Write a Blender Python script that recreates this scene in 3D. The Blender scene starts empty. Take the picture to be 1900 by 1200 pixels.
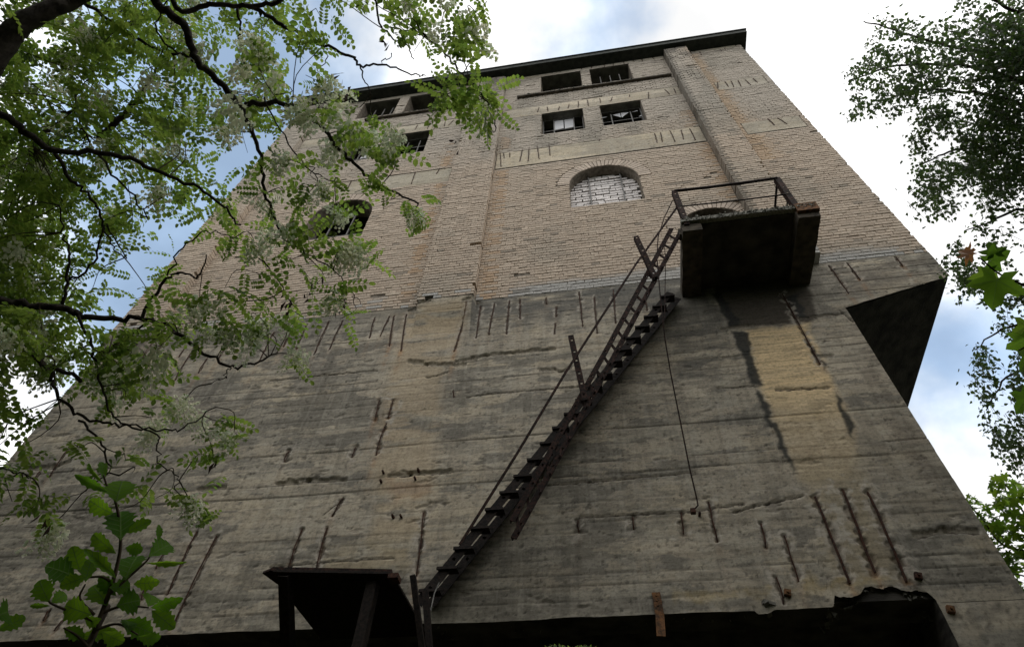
import bpy, math, random
import numpy as np
from mathutils import Matrix, Vector

# ---------------------------------------------------------------- camera
S = bpy.context.scene
COL = S.collection
D, CAMZ, FPX = 5.5, 1.6, 1178.86
RT = np.array([[0.98676, -0.12719, 0.10063], [0.15744, 0.60232, -0.78258], [0.03893, 0.78806, 0.61437]])
q_, r_ = np.linalg.qr(RT); RT = q_ * np.sign(np.diag(r_))
CAM = np.array([0.0, -D, CAMZ])
cam = bpy.data.cameras.new('camera'); camo = bpy.data.objects.new('camera', cam); COL.objects.link(camo)
m4 = np.eye(4); m4[:3, 0] = RT[:, 0]; m4[:3, 1] = RT[:, 2]; m4[:3, 2] = -RT[:, 1]; m4[:3, 3] = CAM
camo.matrix_world = Matrix(m4.tolist())
cam.sensor_width = 36; cam.lens = 36 * FPX / 1900; cam.clip_start = 0.05; cam.clip_end = 2000
S.camera = camo

# ---------------------------------------------------------------- sky, sun, exposure
SUN_EL, SUN_AZ = math.radians(60), math.radians(122)      # veiled sun high over the right, a little towards the viewer
world = bpy.data.worlds.new('World'); S.world = world; world.use_nodes = True
nt = world.node_tree; nt.nodes.clear()
def wn(t, **k):
    n = nt.nodes.new(t)
    for a, v in k.items(): setattr(n, a, v)
    return n
wout = wn('ShaderNodeOutputWorld'); tc = wn('ShaderNodeTexCoord')
sky = wn('ShaderNodeTexSky', sky_type='NISHITA', sun_disc=False, sun_elevation=SUN_EL, sun_rotation=SUN_AZ)
sky.air_density = 1.0; sky.dust_density = 1.5
bg1 = wn('ShaderNodeBackground'); bg1.inputs['Strength'].default_value = 0.15
bg2 = wn('ShaderNodeBackground'); bg2.inputs['Color'].default_value = (0.97, 0.985, 1.0, 1); bg2.inputs['Strength'].default_value = 1.42
mixs = wn('ShaderNodeMixShader')
n1 = wn('ShaderNodeTexNoise'); n1.inputs['Scale'].default_value = 2.3; n1.inputs['Detail'].default_value = 7; n1.inputs['Roughness'].default_value = 0.52
mp = wn('ShaderNodeMapping'); mp.inputs['Location'].default_value = (5.3, 2.9, 1.4)
L = nt.links.new
L(tc.outputs['Generated'], mp.inputs['Vector']); L(mp.outputs[0], n1.inputs['Vector'])
mr = wn('ShaderNodeMapRange', interpolation_type='SMOOTHSTEP'); mr.inputs['From Min'].default_value = 0.36; mr.inputs['From Max'].default_value = 0.56
mr.inputs['To Min'].default_value = 0.5; mr.inputs['To Max'].default_value = 1.0
def P(px, py, d):                       # a point d metres from the eye
    v = RT @ np.array([(px - 950) / FPX, 1.0, -(py - 600) / FPX]); return CAM + v / np.linalg.norm(v) * d
def W(px, py, y=0.0):                   # a point of the plane y = const
    v = RT @ np.array([(px - 950) / FPX, 1.0, -(py - 600) / FPX]); t = (D + y) / v[1]; return (v[0] * t, v[2] * t + CAMZ)
acc = n1.outputs['Fac']
for (px, py, c0, c1, s) in [(500, 230, .93, .995, .27), (1770, 770, .982, .999, .17), (120, 480, .96, .997, .2), (1070, 20, .988, .9997, .13), (1475, 130, .997, .9999, .06)]:   # breaks in the cloud
    d = P(px, py, 1.0) - CAM
    dp = wn('ShaderNodeVectorMath', operation='DOT_PRODUCT'); dp.inputs[1].default_value = d.tolist(); L(tc.outputs['Generated'], dp.inputs[0])
    r = wn('ShaderNodeMapRange', interpolation_type='SMOOTHSTEP')
    for k, v in (('From Min', c0), ('From Max', c1), ('To Min', 0.0), ('To Max', s)): r.inputs[k].default_value = v
    L(dp.outputs['Value'], r.inputs['Value'])
    sb = wn('ShaderNodeMath', operation='SUBTRACT'); L(acc, sb.inputs[0]); L(r.outputs[0], sb.inputs[1]); acc = sb.outputs[0]
ad = wn('ShaderNodeMath', operation='ADD'); ad.inputs[1].default_value = 0.115; L(acc, ad.inputs[0])
L(ad.outputs[0], mr.inputs['Value'])
cm = wn('ShaderNodeMix', data_type='RGBA'); cm.inputs[6].default_value = (.53, .71, .92, 1); cm.inputs[7].default_value = (1, 1, 1, 1)
mr2 = wn('ShaderNodeMapRange'); mr2.inputs['From Min'].default_value = 0.5; mr2.inputs['From Max'].default_value = 1.0; L(mr.outputs[0], mr2.inputs['Value']); L(mr2.outputs[0], cm.inputs[0]); n2 = wn('ShaderNodeTexNoise'); n2.inputs['Scale'].default_value = 3.4; n2.inputs['Detail'].default_value = 6; L(mp.outputs[0], n2.inputs['Vector'])
mr3 = wn('ShaderNodeMapRange', interpolation_type='SMOOTHSTEP')
for k, v in (('From Min', .36), ('From Max', .62), ('To Min', .62), ('To Max', 1.0)): mr3.inputs[k].default_value = v
L(n2.outputs['Fac'], mr3.inputs['Value']); cmul = wn('ShaderNodeMix', data_type='RGBA', blend_type='MULTIPLY'); cmul.inputs[0].default_value = 1.0
L(cm.outputs[2], cmul.inputs[6]); L(mr3.outputs[0], cmul.inputs[7]); L(cmul.outputs[2], bg2.inputs['Color'])
L(sky.outputs[0], bg1.inputs['Color']); L(mr.outputs[0], mixs.inputs[0]); L(bg1.outputs[0], mixs.inputs[1]); L(bg2.outputs[0], mixs.inputs[2])
L(mixs.outputs[0], wout.inputs['Surface'])
sl = bpy.data.lights.new('sun', 'SUN'); sl.energy = 0.7; sl.angle = math.radians(30); sl.color = (1.0, 0.95, 0.87)
so = bpy.data.objects.new('sun', sl); COL.objects.link(so)
sd = Vector((math.sin(SUN_AZ) * math.cos(SUN_EL), math.cos(SUN_AZ) * math.cos(SUN_EL), math.sin(SUN_EL)))
so.rotation_euler = sd.to_track_quat('Z', 'Y').to_euler(); so.location = (20, -20, 40)
S.view_settings.view_transform = 'Standard'; S.view_settings.look = 'None'; S.view_settings.gamma = 1; S.view_settings.exposure = 0.16
S.render.engine = 'CYCLES'

# ---------------------------------------------------------------- helpers
rng = np.random.default_rng(7); random.seed(7)
def lat(seed): return np.random.default_rng(seed).random((256, 256))
LAT = {}
def vnoise(x, z, seed):
    if seed not in LAT: LAT[seed] = lat(seed)
    g = LAT[seed]; xi = np.floor(x).astype(int); zi = np.floor(z).astype(int); fx = x - xi; fz = z - zi
    fx = fx * fx * (3 - 2 * fx); fz = fz * fz * (3 - 2 * fz)
    a = g[xi % 256, zi % 256]; b = g[(xi + 1) % 256, zi % 256]; c = g[xi % 256, (zi + 1) % 256]; d = g[(xi + 1) % 256, (zi + 1) % 256]
    return (a * (1 - fx) + b * fx) * (1 - fz) + (c * (1 - fx) + d * fx) * fz
def fbm(x, z, sx, sz, o=4, seed=1, gain=.5):
    x = np.asarray(x, float) / sx + 17.3; z = np.asarray(z, float) / sz + 9.1; t = 0; a = 1; n = 0
    for k in range(o):
        t = t + a * vnoise(x, z, seed + k); n += a; a *= gain; x = x * 2.03 + 5.1; z = z * 2.03 + 3.7
    return t / n
def sst(a, b, v):
    t = np.clip((v - a) / (b - a), 0, 1); return t * t * (3 - 2 * t)
def mixc(c, col, m):
    m = np.asarray(m)[..., None]; return c * (1 - m) + np.array(col) * m

class MB:
    def __init__(s): s.v = []; s.f = []
    def add(s, vs, fs):
        o = len(s.v); s.v += [tuple(map(float, p)) for p in vs]; s.f += [tuple(i + o for i in f) for f in fs]
    def box(s, lo, hi):
        x0, y0, z0 = lo; x1, y1, z1 = hi
        s.add([(x0, y0, z0), (x1, y0, z0), (x1, y1, z0), (x0, y1, z0), (x0, y0, z1), (x1, y0, z1), (x1, y1, z1), (x0, y1, z1)],
              [(0, 3, 2, 1), (4, 5, 6, 7), (0, 1, 5, 4), (1, 2, 6, 5), (2, 3, 7, 6), (3, 0, 4, 7)])
    def bar(s, a, b, w, t, up=(0, -1, 0)):          # rectangular bar a-b: w across, t along 'up'
        a = np.array(a, float); b = np.array(b, float); d = (b - a) / np.linalg.norm(b - a); u = np.array(up, float); u -= d * (u @ d); u /= np.linalg.norm(u); n = np.cross(d, u)
        vs = [p + n * i * w / 2 + u * j * t / 2 for p in (a, b) for (i, j) in ((-1, -1), (1, -1), (1, 1), (-1, 1))]
        s.add(vs, [(3, 2, 1, 0), (4, 5, 6, 7), (0, 1, 5, 4), (1, 2, 6, 5), (2, 3, 7, 6), (3, 0, 4, 7)])
    def angle(s, a, b, w, t=.008, up=(0, -1, 0), hole=0, flip=1, jit=0):   # steel angle with a row of holes in its face
        a = np.array(a, float); b = np.array(b, float); Ln = np.linalg.norm(b - a); d = (b - a) / Ln
        u = np.array(up, float); u -= d * (u @ d); u /= np.linalg.norm(u); n = np.cross(d, u) * flip
        s.bar(a - n * (w / 2 - t / 2) - u * w / 2, b - n * (w / 2 - t / 2) - u * w / 2, t, w, u)
        if not hole: s.bar(a, b, w - .001, t, u); return
        k = hole * .5; last = 0
        while k < Ln - .03:
            s.bar(a + d * last, a + d * (k - .014), w - .001, t, u)
            for e in (-1, 1): s.bar(a + d * (k - .014) + n * e * (w / 2 * .66), a + d * (k + .014) + n * e * (w / 2 * .66), w * .33, t, u)
            last = k + .014; k += hole * random.uniform(.7, 1.3)
        s.bar(a + d * last, b, w - .001, t, u)
    def tube(s, pts, rad, n=6):
        pts = np.array(pts, float); m = len(pts); rad = np.broadcast_to(np.array(rad, float), (m,)); o = len(s.v)
        tg = np.gradient(pts, axis=0); ref = np.array([.3, .5, .81])
        for i in range(m):
            d = tg[i] / (np.linalg.norm(tg[i]) + 1e-9); u = np.cross(d, ref); u /= np.linalg.norm(u) + 1e-9; v = np.cross(d, u)
            for k in range(n):
                an = 2 * math.pi * k / n; s.v.append(tuple(pts[i] + rad[i] * (math.cos(an) * u + math.sin(an) * v)))
        for i in range(m - 1):
            for k in range(n):
                k2 = (k + 1) % n; s.f.append((o + i * n + k, o + i * n + k2, o + (i + 1) * n + k2, o + (i + 1) * n + k))
        s.f.append(tuple(o + k for k in range(n))[::-1]); s.f.append(tuple(o + (m - 1) * n + k for k in range(n)))
    def obj(s, name, m, parent=None, smooth=False, at=None):
        v = s.v
        if at is not None: v = [(p[0] - at[0], p[1] - at[1], p[2] - at[2]) for p in v]
        me = bpy.data.meshes.new(name); me.from_pydata(v, [], s.f); me.materials.append(m)
        if smooth: me.shade_smooth()
        return link(name, me, parent, at)
def link(name, me, parent=None, at=None):
    o = bpy.data.objects.new(name, me); COL.objects.link(o)
    if at is not None: o.location = at
    if parent is not None: o.parent = parent
    return o
def thing(name, label, cat, loc=(0, 0, 0), group=None):
    o = bpy.data.objects.new(name, None); COL.objects.link(o); o['label'] = label; o['category'] = cat; o.empty_display_size = .3
    if group: o['group'] = group
    return o
def npmesh(name, V, Fq, m, col=None, smooth=True):
    me = bpy.data.meshes.new(name); V = np.asarray(V, np.float32); Fq = np.asarray(Fq, np.int32); k = Fq.shape[1]
    me.vertices.add(len(V)); me.vertices.foreach_set('co', V.ravel())
    me.loops.add(Fq.size); me.loops.foreach_set('vertex_index', Fq.ravel())
    me.polygons.add(len(Fq)); me.polygons.foreach_set('loop_start', np.arange(0, Fq.size, k, dtype=np.int32))
    me.polygons.foreach_set('use_smooth', np.full(len(Fq), smooth))
    if col is not None:
        a = me.color_attributes.new('Col', 'FLOAT_COLOR', 'POINT'); c = np.ones((len(V), 4), np.float32); c[:, :3] = col; a.data.foreach_set('color', c.ravel())
    me.materials.append(m); me.update(); me.validate()
    return me
# ---------------------------------------------------------------- materials
def mat(name, c1, c2=None, rough=.9, scale=20, stretch=(1, 1, 1), bump=.0, bscale=60, src=None, metal=0, spec=.3, detail=5, lo=.35, hi=.65):
    m = bpy.data.materials.new(name); m.use_nodes = True; t = m.node_tree; b = t.nodes['Principled BSDF']; lk = t.links.new
    b.inputs['Roughness'].default_value = rough; b.inputs['Metallic'].default_value = metal; b.inputs['Specular IOR Level'].default_value = spec
    g = t.nodes.new('ShaderNodeNewGeometry'); mp = t.nodes.new('ShaderNodeMapping'); mp.inputs['Scale'].default_value = stretch; lk(g.outputs['Position'], mp.inputs[0])
    nz = t.nodes.new('ShaderNodeTexNoise'); nz.inputs['Scale'].default_value = scale; nz.inputs['Detail'].default_value = detail; lk(mp.outputs[0], nz.inputs['Vector'])
    r = t.nodes.new('ShaderNodeMapRange'); r.inputs['From Min'].default_value = lo; r.inputs['From Max'].default_value = hi; lk(nz.outputs['Fac'], r.inputs['Value'])
    mx = t.nodes.new('ShaderNodeMix'); mx.data_type = 'RGBA'; lk(r.outputs[0], mx.inputs[0])
    if src:
        if src == 'obj': at = t.nodes.new('ShaderNodeObjectInfo'); cs = at.outputs['Color']
        else: at = t.nodes.new('ShaderNodeAttribute'); at.attribute_name = 'Col'; cs = at.outputs['Color']
        ml = []
        for c, i in ((c1, 6), (c2 or c1, 7)):
            q = t.nodes.new('ShaderNodeMix'); q.data_type = 'RGBA'; q.blend_type = 'MULTIPLY'; q.inputs[0].default_value = 1; lk(cs, q.inputs[6]); q.inputs[7].default_value = (*c, 1); lk(q.outputs[2], mx.inputs[i])
    else:
        mx.inputs[6].default_value = (*c1, 1); mx.inputs[7].default_value = (*(c2 or c1), 1)
    lk(mx.outputs[2], b.inputs['Base Color'])
    if bump:
        nb = t.nodes.new('ShaderNodeTexNoise'); nb.inputs['Scale'].default_value = bscale; nb.inputs['Detail'].default_value = 6; lk(mp.outputs[0], nb.inputs['Vector'])
        bp = t.nodes.new('ShaderNodeBump'); bp.inputs['Strength'].default_value = bump; bp.inputs['Distance'].default_value = .01; lk(nb.outputs['Fac'], bp.inputs['Height']); lk(bp.outputs[0], b.inputs['Normal'])
    return m
def leafmat(name, c1, c2, tr, trw=.45, scale=6, rough=.45, spec=.2, vein=None):
    m = bpy.data.materials.new(name); m.use_nodes = True; t = m.node_tree; t.nodes.clear(); lk = t.links.new
    o = t.nodes.new('ShaderNodeOutputMaterial'); b = t.nodes.new('ShaderNodeBsdfPrincipled'); b.inputs['Roughness'].default_value = rough; b.inputs['Specular IOR Level'].default_value = spec
    g = t.nodes.new('ShaderNodeNewGeometry'); nz = t.nodes.new('ShaderNodeTexNoise'); nz.inputs['Scale'].default_value = scale; nz.inputs['Detail'].default_value = 3; lk(g.outputs['Position'], nz.inputs['Vector'])
    ri = t.nodes.new('ShaderNodeMath'); ri.operation = 'ADD'; lk(nz.outputs['Fac'], ri.inputs[0])
    rs = t.nodes.new('ShaderNodeMath'); rs.operation = 'MULTIPLY_ADD'; oi_ = t.nodes.new('ShaderNodeObjectInfo'); lk(oi_.outputs['Random'] if vein else g.outputs['Random Per Island'], rs.inputs[0]); rs.inputs[1].default_value = .8 if vein else .5; rs.inputs[2].default_value = -.4 if vein else -.25; lk(rs.outputs[0], ri.inputs[1])
    r = t.nodes.new('ShaderNodeMapRange'); r.inputs['From Min'].default_value = .25; r.inputs['From Max'].default_value = .75; lk(ri.outputs[0], r.inputs['Value'])
    mx = t.nodes.new('ShaderNodeMix'); mx.data_type = 'RGBA'; mx.inputs[6].default_value = (*c1, 1); mx.inputs[7].default_value = (*c2, 1); lk(r.outputs[0], mx.inputs[0]); lk(mx.outputs[2], b.inputs['Base Color'])
    tl = t.nodes.new('ShaderNodeBsdfTranslucent'); tx = t.nodes.new('ShaderNodeMix'); tx.data_type = 'RGBA'
    tx.inputs[6].default_value = (tr[0] * .6, tr[1] * .75, tr[2] * .7, 1); tx.inputs[7].default_value = (*tr, 1); lk(r.outputs[0], tx.inputs[0]); lk(tx.outputs[2], tl.inputs['Color'])
    if vein:
        tcn = t.nodes.new('ShaderNodeTexCoord'); sx_ = t.nodes.new('ShaderNodeSeparateXYZ'); lk(tcn.outputs['Object'], sx_.inputs[0])
        def mth(op, a, b_=None):
            n_ = t.nodes.new('ShaderNodeMath'); n_.operation = op
            for i_, v_ in enumerate((a, b_)):
                if v_ is None: continue
                if isinstance(v_, (int, float)): n_.inputs[i_].default_value = v_
                else: lk(v_, n_.inputs[i_])
            return n_.outputs[0]
        ay = mth('ABSOLUTE', sx_.outputs[1])
        if vein == 'pinnate': d1 = mth('MULTIPLY', mth('ABSOLUTE', mth('SUBTRACT', mth('FRACT', mth('MULTIPLY', mth('SUBTRACT', sx_.outputs[0], mth('MULTIPLY', ay, .7)), 6.0)), .5)), .13); dv = mth('MINIMUM', mth('MULTIPLY', ay, .7), d1)
        else:
            an_ = mth('ARCTAN2', ay, sx_.outputs[0]); rr_ = mth('SQRT', mth('ADD', mth('MULTIPLY', ay, ay), mth('MULTIPLY', sx_.outputs[0], sx_.outputs[0])))
            dv = mth('MULTIPLY', rr_, mth('MINIMUM', an_, mth('MINIMUM', mth('ABSOLUTE', mth('SUBTRACT', an_, 1.15)), mth('ABSOLUTE', mth('SUBTRACT', an_, 2.23)))))
        vf = t.nodes.new('ShaderNodeMapRange'); lk(dv, vf.inputs['Value'])
        for k_, v_ in (('From Min', .003), ('From Max', .013), ('To Min', 1.0), ('To Max', 0.0)): vf.inputs[k_].default_value = v_
        for src_, dst_ in ((mx.outputs[2], b.inputs['Base Color']), (tx.outputs[2], tl.inputs['Color'])):
            q_m = t.nodes.new('ShaderNodeMix'); q_m.data_type = 'RGBA'; lk(vf.outputs[0], q_m.inputs[0]); lk(src_, q_m.inputs[6]); q_m.inputs[7].default_value = (.10, .17, .04, 1); lk(q_m.outputs[2], dst_)
        bp_ = t.nodes.new('ShaderNodeBump'); bp_.inputs['Strength'].default_value = .5; bp_.inputs['Distance'].default_value = .002; lk(vf.outputs[0], bp_.inputs['Height']); lk(bp_.outputs[0], b.inputs['Normal'])
    ms = t.nodes.new('ShaderNodeMixShader'); ms.inputs[0].default_value = trw; lk(b.outputs[0], ms.inputs[1]); lk(tl.outputs[0], ms.inputs[2]); lk(ms.outputs[0], o.inputs[0])
    return m
M = {}
def concretemat():
    m = mat('board_marked_concrete', (.88, .88, .88), (1.10, 1.10, 1.09), .95, 34, (.14, 1, 1.0), .16, 110, 'Col', spec=.12, detail=8)
    t = m.node_tree; b = t.nodes['Principled BSDF']; src = b.inputs['Base Color'].links[0].from_socket; g = t.nodes.new('ShaderNodeNewGeometry'); n = t.nodes.new('ShaderNodeTexNoise'); n.inputs['Scale'].default_value = 27; n.inputs['Detail'].default_value = 6; n.inputs['Roughness'].default_value = .78
    t.links.new(g.outputs['Position'], n.inputs['Vector']); r = t.nodes.new('ShaderNodeMapRange'); t.links.new(n.outputs['Fac'], r.inputs['Value'])
    for k, v in (('From Min', .36), ('From Max', .52), ('To Min', .66), ('To Max', 1.06)): r.inputs[k].default_value = v
    q = t.nodes.new('ShaderNodeMix'); q.data_type = 'RGBA'; q.blend_type = 'MULTIPLY'; q.inputs[0].default_value = 1; t.links.new(src, q.inputs[6]); t.links.new(r.outputs[0], q.inputs[7]); t.links.new(q.outputs[2], b.inputs['Base Color']); return m
M['concrete'] = concretemat()
M['old'] = mat('board_marked_concrete', (.74, .74, .74), (1.2, 1.19, 1.17), .95, 26, (.5, 1, 1.3), .35, 70, 'Col', spec=.15, detail=9)
M['brick'] = mat('sand_lime_brick', (.78, .78, .78), (1.1, 1.1, 1.1), .95, 30, (1, 1, 1), .5, 90, 'Col', spec=.15)
M['brick1'] = mat('sand_lime_brick_single', (.78, .78, .78), (1.1, 1.1, 1.1), .95, 30, (1, 1, 1), .5, 90, 'obj', spec=.15)
M['mortar'] = mat('eroded_mortar', (.13, .112, .09), (.25, .215, .175), 1, 14, bump=.6, spec=.1)
M['shell'] = mat('rough_dark_concrete', (.10, .095, .085), (.2, .19, .165), .95, 6, (1, 1, 3), .5, 30, spec=.15)
M['shade_dark'] = mat('shade_dark_concrete', (.03, .028, .026), (.085, .078, .068), .95, 5, (1, 1, 3), .5, 30, spec=.1)  # dark tone carries the shade of undersides and interiors, and the infill joints
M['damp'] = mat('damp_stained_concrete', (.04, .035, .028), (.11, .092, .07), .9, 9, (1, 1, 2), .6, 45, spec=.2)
M['slab'] = mat('pebbly_concrete', (.12, .12, .105), (.30, .29, .25), .95, 60, bump=.9, bscale=80, spec=.2)
M['roof'] = mat('tarred_roof_edge', (.018, .022, .019), (.04, .045, .038), .8, 8, bump=.4)
M['iron'] = mat('rusted_iron', (.012, .009, .008), (.045, .023, .018), .8, 34, bump=.5, bscale=120, spec=.12, lo=.42, hi=.62)
M['black_iron'] = mat('blackened_iron', (.008, .0075, .007), (.024, .017, .014), .75, 30, bump=.4, spec=.12)
M['rebar'] = mat('rusted_rebar', (.022, .012, .009), (.07, .028, .016), .9, 40, bump=.6, bscale=150)
M['orange_rust'] = mat('orange_rust', (.05, .03, .018), (.20, .095, .04), .9, 25, bump=.5)
M['moss'] = leafmat('moss', (.02, .03, .012), (.05, .065, .028), (.04, .06, .02), .1)
M['glass'] = mat('dusty_white_glass', (.5, .5, .52), (.62, .62, .63), .4, 5)
M['ground'] = mat('forest_floor', (.03, .026, .018), (.07, .07, .03), 1, .8, bump=.8, bscale=9)
M['bark'] = mat('dark_bark', (.018, .014, .011), (.05, .042, .034), .95, 30, (1, 1, .4), .9, 60)
M['birchbark'] = mat('birch_bark', (.06, .055, .05), (.45, .43, .40), .8, 8, (1, 1, 3), .4)
M['twig'] = mat('brown_twig', (.03, .022, .015), (.07, .05, .032), .9, 40)
M['leaf'] = leafmat('robinia_leaf', (.045, .08, .022), (.10, .14, .034), (.33, .45, .075), .55)
M['flower'] = leafmat('white_blossom', (.80, .77, .62), (.92, .90, .80), (.95, .92, .72), .55)
M['pod'] = mat('dry_pod', (.03, .018, .014), (.07, .04, .03), .9, 30)
M['birchleaf'] = leafmat('birch_leaf', (.038, .066, .034), (.07, .105, .048), (.13, .20, .05), .4)
M['mapleleaf'] = leafmat('maple_leaf', (.045, .09, .016), (.075, .13, .022), (.26, .40, .035), .5)
M['mapleclose'] = leafmat('maple_leaf_near', (.03, .065, .012), (.06, .11, .018), (.22, .36, .03), .45, rough=.6, spec=.08, vein='palmate')
M['mapleyoung'] = leafmat('maple_leaf_orange', (.22, .09, .03), (.3, .14, .04), (.55, .22, .06), .5)
M['oakleaf'] = leafmat('oak_leaf', (.022, .058, .010), (.058, .125, .014), (.24, .44, .02), .45, rough=.7, spec=.05, vein='pinnate')

# ================================================================ SETTING
g = MB(); n = 60
gv = [(x, y, 0) for x in np.linspace(-150, 150, n) for y in np.linspace(-150, 150, n)]
gx = np.array(gv); gz = (fbm(gx[:, 0], gx[:, 1], 7, 7, 4, 60) - .5) * .5 * np.clip((np.hypot(gx[:, 0], gx[:, 1] + 5) - 5) / 20, 0, 1)
gx[:, 2] = gz - .02
g.add(gx, [(i * n + j, (i + 1) * n + j, (i + 1) * n + j + 1, i * n + j + 1) for i in range(n - 1) for j in range(n - 1)])
o = g.obj('ground', M['ground'], smooth=True); o['kind'] = 'structure'

# ================================================================ THE TOWER
XL, XR, XW, ZB, ZC, ZT, DEEP = -7.93, 4.73, 3.25, 4.45, 9.46, 20.32, 8.0
tower = thing('derelict_tower', 'tall derelict industrial tower, pale brick above stained board-marked concrete', 'building')
def Zs(sx, ox, sy, oy): return lambda x, y: (ox + x * sx, oy + y * sy)
z8 = Zs(.2833, 500, .2833, 560); z4 = Zs(.2667, 800, .2667, 400); z04 = Zs(.3368, 0, .3368, 400); z08 = Zs(.3368, 0, .3368, 800)
z5 = Zs(.4167, 780, .4167, 700); z7 = Zs(.3158, 1300, .3158, 860); z3 = Zs(.3166, 860, .3166, 40); zw = Zs(1 / 7.5, 980, 1 / 7.5, 100)
zl = Zs(1 / 7.5, 640, 1 / 7.5, 140); z2 = Zs(.2667, 560, .2667, 40); zr = Zs(1 / 6, 1180, 1 / 6, 60); zo = Zs(1 / 6, 1500, 1 / 6, 360)
bars = []           # (ax, az, bx, bz, spall width, rust)
def rb(z, lst, w=.03, rust=.3):
    for (a, b, c, d) in lst: bars.append((*W(*z(a, b)), *W(*z(c, d)), w, rust))
idn = lambda x, y: (x, y)
rb(z8, [(245, 145, 175, 310), (390, 125, 290, 345), (480, 120, 390, 315), (690, 100, 655, 235), (785, 95, 725, 225)], .022, .25)
rb(z8, [(815, 90, 785, 290), (895, 80, 860, 320), (1300, 30, 1210, 325)], .022, 1.0)
rb(z4, [(345, 630, 315, 850), (440, 610, 400, 825), (545, 590, 525, 820), (618, 580, 618, 715), (800, 570, 803, 615), (872, 635, 870, 700), (863, 750, 860, 820), (1030, 530, 1055, 775), (1135, 565, 1155, 815), (1265, 515, 1285, 745), (1495, 600, 1500, 660)], .022, .15)
rb(z04, [(1510, 640, 1425, 805), (1600, 640, 1560, 720), (1060, 740, 960, 910), (1150, 770, 1090, 870), (1025, 720, 985, 780), (900, 690, 850, 790), (840, 700, 780, 790), (1260, 690, 1205, 790)], .022, .5)
rb(z8, [(720, 640, 690, 770), (810, 640, 775, 760), (765, 795, 695, 1000)], .05, .6)
rb(z8, [(565, 950, 540, 1015), (125, 975, 95, 1045)], .05, .1)
rb(z08, [(1085, 550, 920, 895), (1195, 575, 945, 1080), (1665, 535, 1590, 745), (1800, 530, 1735, 790)], .035, .35)
rb(z08, [(905, 670, 860, 755), (835, 800, 775, 925), (375, 95, 270, 250), (350, 1030, 300, 1100), (1890, 365, 1830, 465), (275, 980, 235, 1040), (220, 220, 185, 275)], .035, .4)
rb(idn, [(787, 950, 780, 1017), (781, 1000, 773, 1067)], .035, .5)
rb(z5, [(700, 635, 703, 685), (945, 620, 952, 675), (1160, 600, 1172, 695)], .045, .1)
rb(z7, [(45, 225, 98, 455), (355, 350, 385, 490), (490, 420, 575, 690), (445, 665, 490, 820)], .035, .25)
rb(z7, [(670, 190, 880, 700), (830, 150, 1025, 640), (985, 165, 1215, 690)], .06, .7)
rb(idn, [(1451, 545, 1521, 675)], .03, .3)
rb(zo, [(230, 795, 450, 1105), (430, 765, 575, 955), (970, 705, 1050, 805)], .03, .6)
rb(idn, [(841, 723, 842, 737)], .012, .1)
# horizontal cracks and spalled ledges: (px points, width, depth)
cracks = [([(758, 671), (790, 676), (862, 677)], .035, .03), ([(845, 672), (900, 660), (950, 655), (1027, 648)], .03, .028), ([(720, 884), (760, 880), (835, 876)], .03, .03),
          ([(515, 898), (570, 893), (640, 890)], .028, .03), ([(1002, 686), (1030, 686), (1042, 690), (1060, 681)], .02, .02), ([(865, 737), (905, 731), (1100, 715), (1160, 708)], .010, .010),
          ([(790, 700), (810, 698), (830, 690)], .012, .016), ([(368, 908), (415, 905)], .03, .03), ([(50, 870), (95, 868), (125, 858)], .035, .03), ([(760, 576), (800, 570)], .03, .04), ([(862, 568), (890, 562)], .03, .03),
          ([(1340, 611), (1400, 604)], .025, .025), ([(1478, 592), (1560, 583)], .018, .02), ([(1521, 662), (1545, 660)], .02, .02), ([(1560, 578), (1582, 596)], .02, .02), ([(1440, 724), (1490, 722), (1540, 720)], .014, .016),
          ([(1700, 995), (1760, 985), (1815, 988)], .03, .025), ([(500, 707), (600, 696), (700, 688)], .012, .014), ([(1330, 720), (1400, 716)], .012, .014), ([(1490, 920), (1400, 940), (1360, 950)], .014, .014),
          ([(600, 955), (630, 930)], .012, .014), ([(940, 905), (1100, 893), (1290, 876)], .012, .012), ([(1075, 960), (1280, 950), (1380, 935)], .012, .012), ([(500, 1052), (640, 1040), (730, 1035)], .010, .01), ([(0, 860), (60, 846)], .014, .014)]
CR = [([W(*p) for p in pts], w, d) for pts, w, d in cracks]
def inpoly(X, Z, pts, warp=.05, seed=30):
    """signed soft mask of a pixel polygon on the wall, with ragged edge"""
    q = np.array([W(*p) for p in pts]); Xw = X + (fbm(X, Z, .14, .1, 3, seed) - .5) * warp * 2; Zw = Z + (fbm(X, Z, .12, .12, 3, seed + 7) - .5) * warp * 2
    ins = np.zeros(X.shape, bool); n = len(q); dm = np.full(X.shape, 9.)
    for i in range(n):
        x1, z1 = q[i]; x2, z2 = q[(i + 1) % n]
        c = ((z1 > Zw) != (z2 > Zw)) & (Xw < (x2 - x1) * (Zw - z1) / (z2 - z1 + 1e-9) + x1); ins ^= c
        dx, dz = x2 - x1, z2 - z1; t = np.clip(((Xw - x1) * dx + (Zw - z1) * dz) / (dx * dx + dz * dz + 1e-9), 0, 1)
        dm = np.minimum(dm, np.hypot(Xw - x1 - t * dx, Zw - z1 - t * dz))
    return np.where(ins, dm, -dm)
BR = np.random.default_rng(5); bz = [4.0]
while bz[-1] < 21: bz.append(bz[-1] + BR.uniform(.11, .24))
bz = np.array(bz); bo = BR.normal(0, .0016, len(bz)); bt = BR.normal(0, .085, len(bz)); bshift = BR.uniform(0, 4, len(bz)); bs = BR.uniform(.0, 1, len(bz)) ** 1.15
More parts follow.
